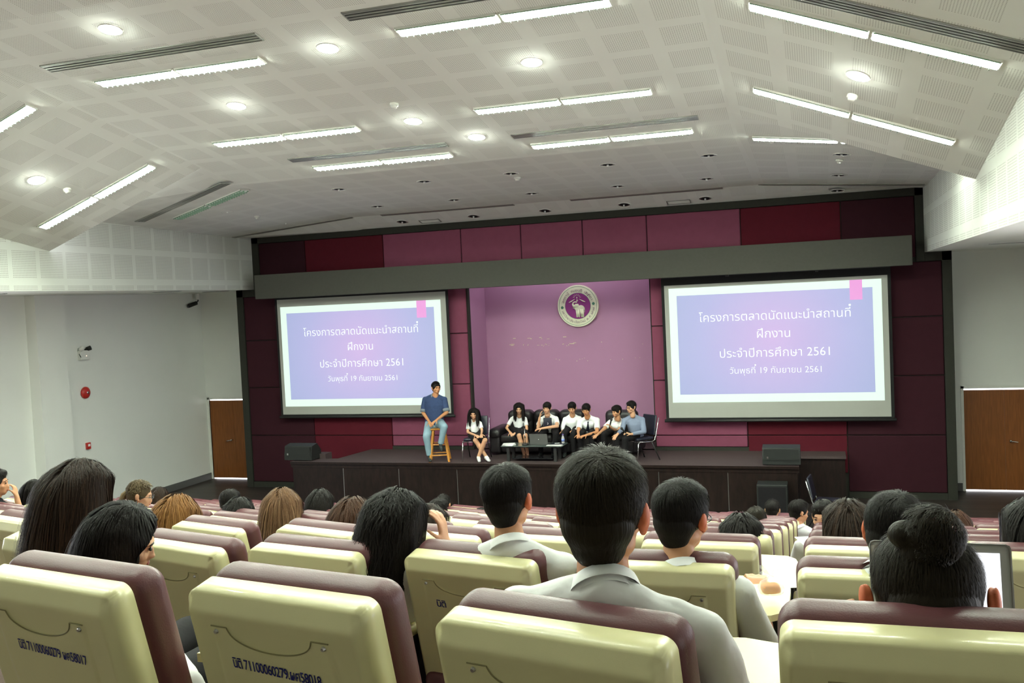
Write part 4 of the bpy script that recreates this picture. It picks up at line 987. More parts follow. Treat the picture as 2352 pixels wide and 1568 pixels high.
def strands(Hc, R, style, N, seed, k=1.0, wid=.0022, L=None, part=0.0):
    """numpy strand ribbons lying over the skull; returns verts, quads, shade"""
    rg = np.random.default_rng(seed)
    g = np.array(R.transposed()@Vector((0, 0, -1)))
    long = style in ('long', 'wavy', 'bob', 'longfront')
    d = rg.normal(size=(N*4, 3)); d /= np.linalg.norm(d, axis=1)[:, None]
    x, y, z = d.T
    keep = (z > .35+.25*np.clip(y, 0, 1)) | ((y < .25) & (z > (-.45 if not long else -.5))) | ((y < -.15) & (z > -.8)) 
    keep &= ~((y > .15) & (z < .48)) & ~((np.abs(x) > .8) & (z < -.12) & (y > -.35))
    d = d[keep][:N]; n = len(d)
    E = np.array((.080, .099, .092)); C = np.array((0, -.014, .030))
    off = .004+.012*rg.random(n)*(1 if style != 'crop' else .4)
    if style == 'short': off += .010*np.clip(d[:, 2], 0, 1)
    p = C+d*(E+off[:, None]*0.3)
    crown = np.array((.15, -.45, .88)); crown /= np.linalg.norm(crown)
    if long: crown = np.array((part, .25, .96)); crown /= np.linalg.norm(crown)
    steps = 10 if long else 5
    if L is None: L = {'long': .40, 'wavy': .36, 'bob': .22, 'short': .085, 'crop': .03, 'longfront': .36}[style]
    Ls = L*(.75+.35*rg.random(n))
    if not long: Ls *= (.65+.55*rg.random(n))*np.clip(.42+.5*(d[:, 2]+.5), .22, 1)
    ds = Ls/steps
    nrm0 = d/E; nrm0 /= np.linalg.norm(nrm0, axis=1)[:, None]
    fl = d-crown*(d@crown)[:, None]; fl /= (np.linalg.norm(fl, axis=1)[:, None]+1e-6)
    swirl = np.cross(nrm0, fl); fl = fl+(.35 if not long else .08)*swirl+rg.normal(size=(n, 3))*(.24 if not long else .06)
    if long: fl[:, 0] += np.sign(d[:, 0]-part*.5)*.35*(d[:, 2] > .5)
    ph = rg.uniform(0, 6.28, n); wav = {'wavy': .55, 'long': .06, 'bob': .06, 'longfront': .06}.get(style, .0)
    cl = np.floor(ph*3)
    P = [p.copy()]; hr = rg.random(n)
    for s in range(steps):
        t = (s+1)/steps
        w = (.18+1.6*min(1, t*2.5)) if long else .35+.5*t
        v = fl*(1-.75*t if long else 1)+g*w
        if wav: v += wav*np.stack([np.sin(t*16+cl*1.7), np.cos(t*13+cl*2.1)*.6, np.zeros(n)], 1)
        if style == 'short': v += nrm0*(.30*(1-t))*np.clip(d[:, 2]+.2, 0, 1)[:, None]
        v /= np.linalg.norm(v, axis=1)[:, None]
        p = p+v*ds[:, None]
        q = (p-C); EE = E+off[:, None]; r = np.linalg.norm(q/EE, axis=1); ins = r < 1
        p = np.where(ins[:, None], C+q/np.maximum(r, 1e-6)[:, None], p)
        if not long:
            lim = 1.05+.12*t*(.5+.9*hr)*np.clip(.55+q[:, 2]*9, .30, 1); r = np.linalg.norm((p-C)/E, axis=1); p = np.where((r > lim)[:, None], C+(p-C)*(lim/np.maximum(r, 1e-6))[:, None], p)
        if long:
            # lie over neck, back and shoulders
            q = p-np.array((0, -.015, -.17)); rr = np.hypot(q[:, 0], q[:, 1]); m_ = (rr < .068+off) & (p[:, 2] < -.06)
            f = np.where(m_, (.068+off)/np.maximum(rr, 1e-4), 1); p[:, 0] = np.where(m_, q[:, 0]*f, p[:, 0]); p[:, 1] = np.where(m_, q[:, 1]*f-.015, p[:, 1])
            q = (p-np.array((0, -.02, -.33)))/np.array((.20, .125, .155)); r = np.linalg.norm(q, axis=1); m_ = r < 1+off*4
            p = np.where(m_[:, None], np.array((0, -.02, -.33))+q/np.maximum(r, 1e-6)[:, None]*np.array((.20, .125, .155))*(1+off*4)[:, None], p)
            xl = .100+off; p[:, 0] = np.clip(p[:, 0], -xl, xl)
            if style == 'longfront':
                fm = (p[:, 1] > .0) & (p[:, 2] < .075) & (p[:, 2] > -.16); xm = np.where(fm, .058+.02*rg.random(n), 0)
                p[:, 0] = np.where(np.abs(p[:, 0]) < xm, np.where(p[:, 0] < 0, -1, 1)*xm, p[:, 0])
            if style != 'longfront':
                ym = .040+.6*np.clip(p[:, 2]-.01, 0, .1); fr = (p[:, 1] > ym) & (p[:, 2] < .095); p[:, 1] = np.where(fr, ym, p[:, 1])
        P.append(p.copy())
    P = np.stack(P, 1)                                  # n, S, 3
    S_ = P.shape[1]
    T = np.gradient(P, axis=1); T /= np.linalg.norm(T, axis=2)[..., None]+1e-9
    out = P-C; out[..., 2] = np.where(P[..., 2] < -.02, 0, out[..., 2]); out /= np.linalg.norm(out, axis=2)[..., None]+1e-9
    side = np.cross(T, out); side /= np.linalg.norm(side, axis=2)[..., None]+1e-9
    tp = np.linspace(1, .25, S_)[None, :, None]; ww = wid/k*(.7+.6*rg.random(n))[:, None, None]
    A = P+side*ww*tp; B = P-side*ww*tp
    V = np.stack([A, B], 2).reshape(-1, 3)
    Rm = np.array(R); V = (V*k)@Rm.T+np.array(Hc)
    base = (np.arange(n)*S_*2)[:, None]+np.arange(S_-1)[None, :]*2
    Q = np.stack([base, base+1, base+3, base+2], -1).reshape(-1, 4)
    tip = np.linspace(0, 1, S_)[None, :]
    sh = (.15+.45*rg.random(n))[:, None]+(.40*tip**2 if long else .12*tip)
    sh = np.repeat(np.clip(sh, 0, 1), 2, axis=1).reshape(-1)
    return V, Q, sh
def hair(par, Hc, R, style, colour, k=1.0, vox=.006, N=3000, seed=1, wid=.0022, part=0.0, name='hair'):
    T = lambda x, y, z: Vector(Hc)+R@Vector((x*k, y*k, z*k))
    mb = MB(); E = lambda c, r: mb.ell(T(*c), tuple(q*k for q in r), R, n=20)
    E((0, -.018, .036), (.082, .098, .092)); E((0, -.048, -.008), (.074, .066, .072)); E((0, -.048, -.050), (.056, .046, .052))
    for s in (-1, 1): E((s*.058, -.005, .02), (.026, .062, .052))
    if style in ('short', 'fringe'): E((0, .035, .080), (.068, .062, .036))
    if style == 'fringe':
        E((0, .062, .058), (.064, .036, .036)); E((0, .07, .04), (.055, .028, .02))
    if style in ('long', 'wavy', 'longfront'):
        E((0, -.055, -.09), (.082, .045, .10)); E((0, -.085, -.19), (.095, .035, .11)); 
        E((0, -.105, -.26), (.085, .028, .08))
    if style == 'bob': E((0, -.045, -.055), (.090, .062, .075)); [E((s*.07, .005, -.035), (.022, .05, .06)) for s in (-1, 1)]
    if style in ('longfront',):
        for s in (-1, 1):
            mb.tube([T(s*.062, .045, .06), T(s*.080, .050, .0), T(s*.082, .055, -.08), T(s*.080, .08, -.18), T(s*.078, .095, -.26)], [.020*k, .026*k, .030*k, .030*k, .014*k], 10)
    me = remesh(mb, 'hair', vox*1.35, 3)
    nv_ = len(me.vertices); V0 = np.empty(nv_*3, 'f'); me.vertices.foreach_get('co', V0); V0 = V0.reshape(-1, 3)
    f0 = [tuple(p.vertices) for p in me.polygons]
    st = {'fringe': 'short'}.get(style, style)
    if N:
        V, Q, sh = strands(Hc, R, st, N, seed, k, wid, part=part)
        V = np.concatenate([V0, V]); F_ = f0+[tuple(q) for q in (Q+nv_).tolist()]; sh = np.concatenate([np.full(nv_, .36), sh])
    else: V, F_, sh = V0, f0, np.full(nv_, .35)
    bpy.data.meshes.remove(me); me = bpy.data.meshes.new(name)
    me.from_pydata(V.tolist(), [], F_); at = me.attributes.new('sh', 'FLOAT', 'POINT'); at.data.foreach_set('value', sh.astype('f'))
    return link(name, me, HM[colour], par, True)
def limb(mb, a, ra, b, rb, c, rc, n=14): mb.cap(a, ra, b, rb, n=n); mb.cap(b, rb*.98, c, rc, n=n)
def person(label, J, headR, bodyfwd, skin='mid', hairst='short', haircol='black', top=None, bottom=None, vox=.009, hk=1.0,
           sleeve=.55, female=False, face=True, glasses=False, hairN=1200, wid=.0022, hands=None, collar=True, bulk=1.0, earcol=None, earout=0, shoes='shoe_d', seed=1,
           part=0., mouth_open=False, legs=True, tie=False, cuff=None, disp=.004, bare=False, group=None):
    """J: world joints hd sL sR eL eR wL wR hL hR kL kR aL aR tL tR (L/R = as seen in local frame); returns the person"""
    J = {k: Vector(v) for k, v in J.items()}
    base = (J['hL']+J['hR'])/2; base.z = min(J['tL'].z, J['tR'].z)-.03
    root = thing('person', label, 'person', tuple(base), group=group)
    off = -base
    J = {k: v+off for k, v in J.items()}
    Hc = J['hd']; fw = Vector(bodyfwd).normalized()
    ms, mh = (J['sL']+J['sR'])/2, (J['hL']+J['hR'])/2
    for q in 'LR': J['s'+q] = J['s'+q]-Vector((0, 0, .030))
    ax = (J['sR']-J['sL']).normalized(); sw = (J['sR']-J['sL']).length; up = (ms-mh).normalized()
    ay = up.cross(ax).normalized()
    if ay.dot(fw) < 0: ay = -ay
    nb = ms+up*.035
    # ---- skin: head, neck, arms, hands, lower legs: one surface
    mb = MB(); headprims(mb, Hc, headR, hk, female)
    mb.cap(Hc+headR@Vector((0, -.02, -.10))*hk, .052*hk, nb, .06*bulk, n=16); mb.cap(nb, .058*bulk, ms-up*.05+ay*.01, .056*bulk, n=16)
    mb.cap(J['sL'].lerp(ms, .15), .042, J['sR'].lerp(ms, .15), .042)
    ar = .88 if female else 1.0
    for q in 'LR':
        limb(mb, J['s'+q], .050*ar*bulk, J['e'+q], .038*ar*bulk, J['w'+q], .024*ar)
        hd = (hands or {}).get(q, {})
        dd = Vector(hd.get('d', J['w'+q]-J['e'+q])); hn = Vector(hd.get('n', (0, -.3 if fw.y < 0 else .3, 1)))
        hand(mb, J['w'+q], dd, hn, hd.get('curl', .35), hd.get('side', 1 if q == 'L' else -1), hd.get('k', .92 if female else 1.0))
    if legs and bottom and bottom[0] == 'skirt':
        for q in 'LR':
            limb(mb, J['h'+q].lerp(J['k'+q], .4), .075, J['k'+q], .052, J['a'+q], .034); mb.cap(J['k'+q].lerp(J['a'+q], .3), .052, J['a'+q].lerp(J['k'+q], .35), .046)
            mb.cap(J['a'+q], .034, J['t'+q], .026)
    elif legs and bare:
        for q in 'LR': mb.cap(J['a'+q].lerp(J['k'+q], .2), .035, J['a'+q], .033); mb.cap(J['a'+q], .034, J['t'+q], .028)
    body = link('body', remesh(mb, 'body', vox*(.76 if fw.y < 0 else .9 if vox < .01 else .66), 3), SK[skin], root, True)
    ears(body, Hc, headR, hk, SK[earcol or skin], max(.0035, vox*.5), earout)
    if face: face_parts(body, Hc, headR, hk, glasses, mouth_open)
    elif glasses: spectacles(body, Hc, headR, hk)
    # ---- top
    mb = MB(); b = bulk*(sw/.37)
    W0 = .155*bulk if not female else .15
    rings = []
    prof = [(-.10, .150, .115), (.04, .152, .118), (.25, .140*(.9 if female else 1), .112), (.5, .150, .118), (.72, .160, .122), (.88, .155, .105), (1.0, .105, .075), (1.06, .066, .060)]
    L_ = (ms-mh).length
    for tt, rx, ry in prof:
        c = mh.lerp(ms, tt) + ay*.012*math.sin(PI*min(1, max(0, tt)))
        rings.append((c, rx*b+.010, ry*bulk+.010, ax, ay))
    mb.loft(rings, 28)
    mb.cap(J['sL'].lerp(ms, .05), .058*ar*bulk, J['sR'].lerp(ms, .05), .058*ar*bulk, n=16)
    mb.cap(nb+up*.012, .060*bulk, J['sL'].lerp(ms, .12), .054*bulk, n=14); mb.cap(nb+up*.012, .060*bulk, J['sR'].lerp(ms, .12), .054*bulk, n=14)
    for q in 'LR':
        a, e, w = J['s'+q], J['e'+q], J['w'+q]
        mb.ell(a, (.058*ar*bulk,)*3, n=14)
        if sleeve <= 1: mb.cyl(a, a.lerp(e, sleeve+.12), .055*ar*bulk, .062*ar*bulk, n=18)
        else:
            mb.cyl(a, e, .055*ar*bulk, .048*ar*bulk, n=18); mb.ell(e, (.049*ar*bulk,)*3, n=14); mb.cyl(e, e.lerp(w, min(.95, sleeve-1)), .048*ar*bulk, .036*ar*bulk, n=18)
    topo = link('shirt', remesh(mb, 'shirt', vox*1.15, 3, disp, 9), M[top], root, True)
    if cuff:
        for q in 'LR':
            a, e, w = J['s'+q], J['e'+q], J['w'+q]; p = a.lerp(e, sleeve+.10) if sleeve <= 1 else e.lerp(w, sleeve-1)
            d = (e-a).normalized() if sleeve <= 1 else (w-e).normalized(); r = .066*ar*bulk if sleeve <= 1 else .041
            mb = MB(); mb.cyl(p-d*.03, p+d*.03, r, r*1.01, n=18); mb.obj('cuff', M[cuff], topo, True)
    if collar:
        mb = MB(); R_ = .066*bulk
        hn = (Hc+headR@Vector((0, -.02, -.12))*hk); nd = (hn-nb).normalized()
        n = 24; c0 = nb-nd*.005; c1 = nb+nd*.036
        xx = (ax-nd*ax.dot(nd)).normalized(); yy = nd.cross(xx); yy = yy if yy.dot(fw) > 0 else -yy
        V = []
        for j in range(n+1):
            a = -PI/2+.28+(2*PI-.56)*j/n+PI     # gap at the front
            dirv = xx*math.cos(a)+yy*math.sin(a)
            drop = .045*max(0, math.sin(a))**6
            V.append([c0+dirv*(R_+.004)-nd*(drop*.2), c1+dirv*(R_-.004)-nd*drop, c1+dirv*(R_+.006)-nd*drop, c0+dirv*(R_+.014)+nd*(.008-drop*1.0)])
        VB = [[mb.bm.verts.new(v) for v in r] for r in V]
        for j in range(n):
            for m_ in range(3): mb.bm.faces.new((VB[j][m_], VB[j+1][m_], VB[j+1][m_+1], VB[j][m_+1]))
        mb.obj('collar', M[cuff] if cuff and top == 'denim' else M[top], topo, True)
    if tie:
        mb = MB(); p0 = nb+ay*.075-up*.0; p1 = mh+ay*.15+up*.12
        w0 = ax*.02; pts = [p0+ay*.02, p0.lerp(p1, .12)+ay*.045, p0.lerp(p1, .5)+ay*.05, p1+ay*.02, p1-up*.04+ay*.01]; ws = [.018, .013, .028, .036, .004]
        for dz in (0,):
            Vv = [(mb.bm.verts.new(p-ax*w), mb.bm.verts.new(p+ax*w), mb.bm.verts.new(p+ay*.008)) for p, w in zip(pts, ws)]
            for A_, B_ in zip(Vv, Vv[1:]): mb.bm.faces.new((A_[0], A_[2], B_[2], B_[0])); mb.bm.faces.new((A_[2], A_[1], B_[1], B_[2])); mb.bm.faces.new((A_[1], A_[0], B_[0], B_[1]))
        mb.obj('necktie', M['navyvinyl'], root)
    # ---- bottom
    if bottom:
        mb = MB(); kind, bm_ = bottom
        mb.cap(J['hL'], .10*bulk, J['hR'], .10*bulk, n=16)
        mb.loft([(mh.lerp(ms, t_), rx*b, ry*bulk, ax, ay) for t_, rx, ry in ((-.2, .15, .115), (0, .155, .122), (.16, .146, .12))], 20)
        if kind == 'skirt':
            for q in 'LR':
                d = (J['k'+q]-J['h'+q]); mb.cap(J['h'+q], .10, J['k'+q].lerp(J['h'+q], .12), .072, n=14)
            kk, hh = (J['kL']+J['kR'])/2, mh
            d = (kk-hh).normalized(); kx = (J['kR']-J['kL']); kl = max(.12, kx.length/2); kx = kx.normalized() if kx.length > .01 else ax
            mb.loft([(hh, .17, .09, ax, d.cross(ax)), (hh.lerp(kk, .5), .17, .085, ax, d.cross(ax)), (hh.lerp(kk, .93)-Vector((0, 0, .015)), kl+.06, .075, kx, d.cross(kx))], 20)
        else:
            rr = (.088, .066, .060, .048) if kind != 'jeans' else (.10, .078, .066, .060)
            for q in 'LR':
                mb.cap(J['h'+q], rr[0]*bulk, J['k'+q], rr[1], n=16); mb.cap(J['k'+q], rr[1], J['k'+q].lerp(J['a'+q], .4), rr[2], n=14); mb.cyl(J['k'+q].lerp(J['a'+q], .4), J['a'+q]+(J['k'+q]-J['a'+q]).normalized()*.02, rr[2], rr[3], n=18)
        link({'skirt': 'skirt', 'jeans': 'jeans'}.get(kind, 'trousers'), remesh(mb, 'bottom', vox if legs else .024, 3, disp*.8, 8), M[bm_], root, True)
        if not bare:
            for q in 'LR':
                mb = MB(); a, t_ = J['a'+q], J['t'+q]; d = t_-a; fl = Vector((d.x, d.y, 0)); fl = fl.normalized() if fl.length > .01 else fw
                heel = a-fl*.03-Vector((0, 0, .03)); mb.cap(heel, .036, t_, .034, n=14); mb.cap(a-Vector((0, 0, .01)), .040, a.lerp(t_, .6), .038, n=12); mb.cap(t_, .034, t_+fl*.03, .028, n=12)
                link('shoe', remesh(mb, 'shoe', max(.008, vox*.9) if legs else .016, 2), M[shoes], root, True)
    hair(root, Hc, headR, hairst, haircol, hk*1.03, max(.005, vox*.8), hairN, seed, wid, part)
    return root
def facing(deg, pitch=0, roll=0): return rot3(math.radians(deg), math.radians(pitch), math.radians(roll))
FN = Vector((0, -1, 0))
PJ = {
'guy':dict(hd=(-7.732, 18.35, 2.477),sL=(-8.03, 18.42, 2.253),sR=(-7.57, 18.38, 2.251),eL=(-8.053, 18.35, 1.942),eR=(-7.502, 18.3, 1.957),wL=(-7.818, 18.1, 1.786),wR=(-7.640, 18.06, 1.83),hL=(-7.92, 18.38, 1.735),hR=(-7.72, 18.38, 1.735),kL=(-7.868, 18.02, 1.492),kR=(-7.45, 18.0, 1.70),aL=(-7.857, 18.1, 1.072),aR=(-7.575, 18.06, 1.32),tL=(-7.82, 18.04, .98),tR=(-7.52, 17.97, 1.22)),
'girl1':dict(hd=(-6.935, 18.4, 1.914),sL=(-7.08, 18.45, 1.72),sR=(-6.82, 18.45, 1.735),eL=(-7.08, 18.38, 1.53),eR=(-6.761, 18.38, 1.56),wL=(-6.82, 18.14, 1.50),wR=(-6.69, 18.14, 1.515),hL=(-7.02, 18.48, 1.47),hR=(-6.86, 18.48, 1.47),kL=(-6.82, 18.12, 1.40),kR=(-6.61, 18.12, 1.40),aL=(-6.64, 18.22, 1.05),aR=(-6.79, 18.17, 1.05),tL=(-6.55, 18.12, .985),tR=(-6.74, 18.07, .985)),
'girl2':dict(hd=(-6.147, 19.05, 1.935),sL=(-6.35, 19.15, 1.73),sR=(-6.05, 19.15, 1.73),eL=(-6.446, 19.05, 1.52),eR=(-5.974, 19.0, 1.50),wL=(-6.297, 18.85, 1.448),wR=(-6.12, 18.85, 1.46),hL=(-6.27, 19.15, 1.46),hR=(-6.11, 19.15, 1.46),kL=(-6.07, 18.74, 1.40),kR=(-5.93, 18.74, 1.40),aL=(-6.0, 18.78, 1.03),aR=(-5.92, 18.78, 1.03),tL=(-5.95, 18.66, .98),tR=(-5.87, 18.66, .98)),
'boy1':dict(hd=(-5.498, 18.95, 1.952),sL=(-5.68, 19.1, 1.716),sR=(-5.35, 19.1, 1.73),eL=(-5.68, 18.85, 1.56),eR=(-5.26, 18.84, 1.585),wL=(-5.635, 18.84, 1.765),wR=(-5.56, 18.72, 1.555),hL=(-5.60, 19.2, 1.47),hR=(-5.42, 19.2, 1.47),kL=(-5.585, 18.74, 1.44),kR=(-5.27, 18.74, 1.44),aL=(-5.63, 18.78, 1.03),aR=(-5.36, 18.78, 1.03),tL=(-5.63, 18.66, .98),tR=(-5.33, 18.66, .98)),
'boy2':dict(hd=(-4.995, 19.1, 1.929),sL=(-5.18, 19.2, 1.70),sR=(-4.87, 19.2, 1.72),eL=(-5.217, 19.1, 1.52),eR=(-4.82, 19.1, 1.50),wL=(-5.165, 18.93, 1.47),wR=(-4.90, 18.88, 1.49),hL=(-5.12, 19.25, 1.47),hR=(-4.95, 19.25, 1.47),kL=(-5.10, 18.76, 1.44),kR=(-4.90, 18.76, 1.44),aL=(-5.11, 18.8, 1.03),aR=(-4.93, 18.8, 1.03),tL=(-5.10, 18.68, .98),tR=(-4.91, 18.68, .98)),
'boy3':dict(hd=(-4.618, 18.8, 1.928),sL=(-4.79, 18.95, 1.70),sR=(-4.43, 18.95, 1.72),eL=(-4.79, 18.75, 1.49),eR=(-4.40, 18.75, 1.47),wL=(-4.74, 18.55, 1.45),wR=(-4.58, 18.55, 1.44),hL=(-4.75, 19.15, 1.47),hR=(-4.57, 19.15, 1.47),kL=(-4.74, 18.68, 1.43),kR=(-4.49, 18.68, 1.43),aL=(-4.74, 18.74, 1.03),aR=(-4.53, 18.74, 1.03),tL=(-4.72, 18.62, .98),tR=(-4.49, 18.62, .98)),
'boy4':dict(hd=(-4.009, 18.9, 1.876),sL=(-4.18, 19.05, 1.66),sR=(-3.89, 19.05, 1.66),eL=(-4.287, 18.85, 1.501),eR=(-3.98, 18.85, 1.47),wL=(-4.362, 18.65, 1.44),wR=(-4.075, 18.65, 1.57),hL=(-4.13, 19.15, 1.46),hR=(-3.96, 19.15, 1.46),kL=(-4.24, 18.70, 1.43),kR=(-3.98, 18.70, 1.43),aL=(-4.27, 18.74, 1.03),aR=(-4.05, 18.74, 1.03),tL=(-4.27, 18.62, .98),tR=(-4.06, 18.62, .98)),
'boy5':dict(hd=(-3.584, 18.3, 2.031),sL=(-3.74, 18.36, 1.787),sR=(-3.40, 18.45, 1.79),eL=(-3.758, 18.2, 1.61),eR=(-3.35, 18.33, 1.54),wL=(-3.83, 18.08, 1.53),wR=(-3.578, 18.12, 1.52),hL=(-3.60, 18.42, 1.47),hR=(-3.46, 18.5, 1.47),kL=(-3.86, 18.10, 1.44),kR=(-3.68, 18.05, 1.44),aL=(-3.86, 18.12, 1.03),aR=(-3.70, 18.10, 1.03),tL=(-3.92, 18.07, .98),tR=(-3.77, 18.04, .98)),
}
SVX = .009
person('man sitting on the stool in a dark denim shirt and pale jeans', PJ['guy'], facing(180+48, 0), FN, 'tan', 'crop', 'black', 'denim', ('jeans', 'jeans'), SVX, hk=1.06, sleeve=.72, bulk=1.12, cuff='denimcuff', hairN=900, wid=.003, seed=2)
person('woman with long straight hair, white shirt and white sneakers, sitting on the banquet chair', PJ['girl1'], facing(180+8, -6), FN, 'light', 'longfront', 'black', 'clothfine', ('skirt', 'blackcloth'), SVX, hk=.96, sleeve=.55, female=True, shoes='shoe_w', hairN=900, wid=.003, seed=3, bulk=.84)
person('woman in white shirt and black skirt at the armrest end of the sofa', PJ['girl2'], facing(180+14, -8), FN, 'light', 'longfront', 'black', 'clothfine', ('skirt', 'blackcloth'), SVX, hk=.98, sleeve=.55, female=True, bare=True, hairN=900, wid=.003, seed=4, bulk=.86)
person('young man on the sofa resting his cheek on one hand, navy bag on chest', PJ['boy1'], facing(180, -3, -4), FN, 'light', 'fringe', 'black', 'clothfine', ('trousers', 'blackcloth'), SVX, sleeve=.55, hairN=900, wid=.003, seed=5, hands={'L': dict(d=(.22, .2, 1), n=(-.9, -.4, 0), curl=.3)})
person('young man on the sofa with long shirt sleeves and a bowl fringe', PJ['boy2'], facing(180+4, -10), FN, 'mid', 'fringe', 'black', 'clothfine', ('trousers', 'blackcloth'), SVX, sleeve=1.9, hairN=900, wid=.003, seed=6)
person('young man leaning forward in white shirt with a dark necktie', PJ['boy3'], facing(180-2, -10), FN, 'tan', 'fringe', 'black', 'clothfine', ('trousers', 'blackcloth'), SVX, sleeve=.6, hairN=900, wid=.003, seed=7, tie=True)
person('young man in the armchair speaking into a microphone', PJ['boy4'], facing(180-38, -6), FN, 'mid', 'fringe', 'black', 'clothfine', ('trousers', 'blackcloth'), SVX, sleeve=.55, hairN=900, wid=.003, seed=8, mouth_open=True, hands={'R': dict(d=(-.3, -.3, .6), n=(.5, .3, .2), curl=.8)})
person('man with glasses in a grey-blue long-sleeved shirt holding a microphone', PJ['boy5'], facing(180-32, -4), Vector((-.4, -1, 0)), 'light', 'short', 'black', 'greyblue', ('trousers', 'blackcloth'), SVX, sleeve=1.88, glasses=True, hairN=1100, wid=.003, seed=9, hands={'R': dict(d=(-.6, -.3, .3), n=(.1, -.2, 1), curl=.8)})
def mic(p0, p1, lab):
    p0, p1 = Vector(p0), Vector(p1); t = thing('microphone', lab, 'microphone', tuple(p1)); d = p0-p1
    mb = MB(); mb.cyl((0, 0, 0), d*.78, .012, .017, n=12); mb.obj('handle', M['blackplast'], t, True)
    mb = MB(); mb.ell(d*.88, (.027, .027, .03)); mb.obj('grille', M['blackmetal'], t, True)
mic((-4.045, 18.58, 1.775), (-4.115, 18.62, 1.56), 'black handheld microphone at the mouth of the speaking student')
mic((-3.735, 17.98, 1.668), (-3.655, 18.06, 1.545), 'black handheld microphone lowered by the man in glasses')
t = thing('document_bag', 'navy zip bag hugged to the chest on the sofa', 'bag', (-5.47, 18.86, 1.56))
mb = MB(); mb.box((-.09, -.02, -.02), (.09, .02, .20), bev=.015); mb.obj('body', M['navyvinyl'], t, True)
mb = MB(); mb.tube([(-.05, 0, .19), (-.04, 0, .225), (.04, 0, .225), (.05, 0, .19)], .006); mb.obj('handle', M['navyvinyl'], t, True)
mb = MB(); mb.tube([(.0+.016*math.cos(a), -.023, .08+.018*math.sin(a)) for a in [PI*.9*q/8-PI*.6 for q in range(11)]], .004); mb.obj('clasp', M['paper'], t, True)

# ------------------------------------------------------------------ audience
def audience(label, hx, hy, htop, row, **kw):
    fz = ROWS[row][1]; hk = kw.get('hk', 1.0)
    hp, hyaw, hroll = kw.pop('hp', -4), kw.pop('hyaw', 0), kw.pop('hroll', 0)
    lean = kw.pop('lean', (0, 0)); sx = kw.pop('sx', hx); sw = kw.pop('sw', .185); drop = kw.pop('drop', 0); sdz = kw.pop('sdz', 0)
    armo = kw.pop('arm', {})
    hz = htop-.150*hk
    yb = ROWS[row][0]
    hd = Vector((hx, hy, hz)); nbz = hz-.175*hk-drop
    ms = Vector((hx+lean[0], hy-.03+lean[1], nbz-.03))
    hip = Vector((sx, yb+.42, fz+.53))
    J = dict(hd=hd, sL=ms+Vector((-sw, 0, sdz)), sR=ms+Vector((sw, 0, -sdz)), hL=hip+Vector((-.09, 0, 0)), hR=hip+Vector((.09, 0, 0)),
             kL=hip+Vector((-.12, .40, .02)), kR=hip+Vector((.12, .40, .02)), aL=Vector((sx-.12, yb+.75, fz+.09)), aR=Vector((sx+.12, yb+.75, fz+.09)),
             tL=Vector((sx-.12, yb+.9, fz+.04)), tR=Vector((sx+.12, yb+.9, fz+.04)))
    for q, s in (('L', -1), ('R', 1)):
        J['e'+q] = J['s'+q]+Vector((s*.05, .08, -.27)); J['w'+q] = Vector((sx+s*.06, yb+.62, fz+.68))
    J.update(armo)
    kw.setdefault('face', True); kw.setdefault('legs', False); kw.setdefault('bottom', ('trousers', 'blackcloth')); kw.setdefault('top', 'cloth')
    return person(label, J, facing(hyaw, hp, hroll), Vector((0, 1, 0)), group='students seated in the audience', **kw)
V3 = Vector
# first rows: fine
audience('boy in white shirt directly in front, ears showing, dark short hair', -.455, 1.97, 3.935, 1, skin='tan', hairst='short', haircol='soft', vox=.0065, hk=1.07, hairN=9000, wid=.0012, seed=21,
         lean=(.01, -.03), drop=-.024, sx=-.5, sw=.195, sdz=.012, sleeve=.62, earcol='ear', disp=.010, hyaw=-2, arm=dict(eR=V3((-.13, 2.02, 3.20)), wR=V3((-.02, 2.18, 3.42)), eL=V3((-.74, 2.1, 3.28))))
audience('boy in white shirt one row further ahead, large ears, neat black hair', -1.06, 3.12, 3.685, 2, skin='mid', hairst='short', haircol='black', vox=.008, hk=.95, hairN=5000, wid=.0014, seed=22,
         lean=(.02, -.02), sx=-1.1, sw=.18, sleeve=.6, earcol='ear', hyaw=-8, hroll=-3)
audience('boy with glasses and curly crown behind the big head, white shirt', -.455, 3.12, 3.64, 2, skin='mid', hairst='short', haircol='black', vox=.008, hk=.98, hairN=5000, wid=.0014, seed=23,
         lean=(.0, -.03), sx=-.5, sw=.18, sleeve=.62, earcol='ear', hyaw=-22, hp=-8, glasses=True, arm=dict(eR=V3((-.19, 3.2, 2.98)), wR=V3((-.24, 3.5, 3.12))))
audience('girl with long straight dark hair turning brown at the tips, white blouse', -2.80, 3.0, 3.715, 2, skin='light', hairst='long', haircol='dkbrown', vox=.008, hk=.96, hairN=5000, wid=.0019, seed=24,
         female=True, sx=-2.6, sw=.16, lean=(.02, -.02), hyaw=-4, hp=-6)
audience('girl leaning forward with a parted dark bob, ear and cheek visible', -2.16, 2.48, 3.665, 1, skin='light', hairst='bob', haircol='black', vox=.0065, hk=.95, hairN=6000, wid=.0014, seed=25,
         female=True, sx=-1.84, sw=.165, lean=(.16, -.10), drop=.02, hyaw=-48, hp=-16, hroll=14, sleeve=.6, earcol='mid', arm=dict(sR=V3((-1.63, 2.06, 3.28)), eR=V3((-1.40, 2.04, 2.98)), wR=V3((-1.48, 2.3, 2.9)), eL=V3((-2.1, 2.2, 3.0)), wL=V3((-1.9, 2.4, 2.95))))
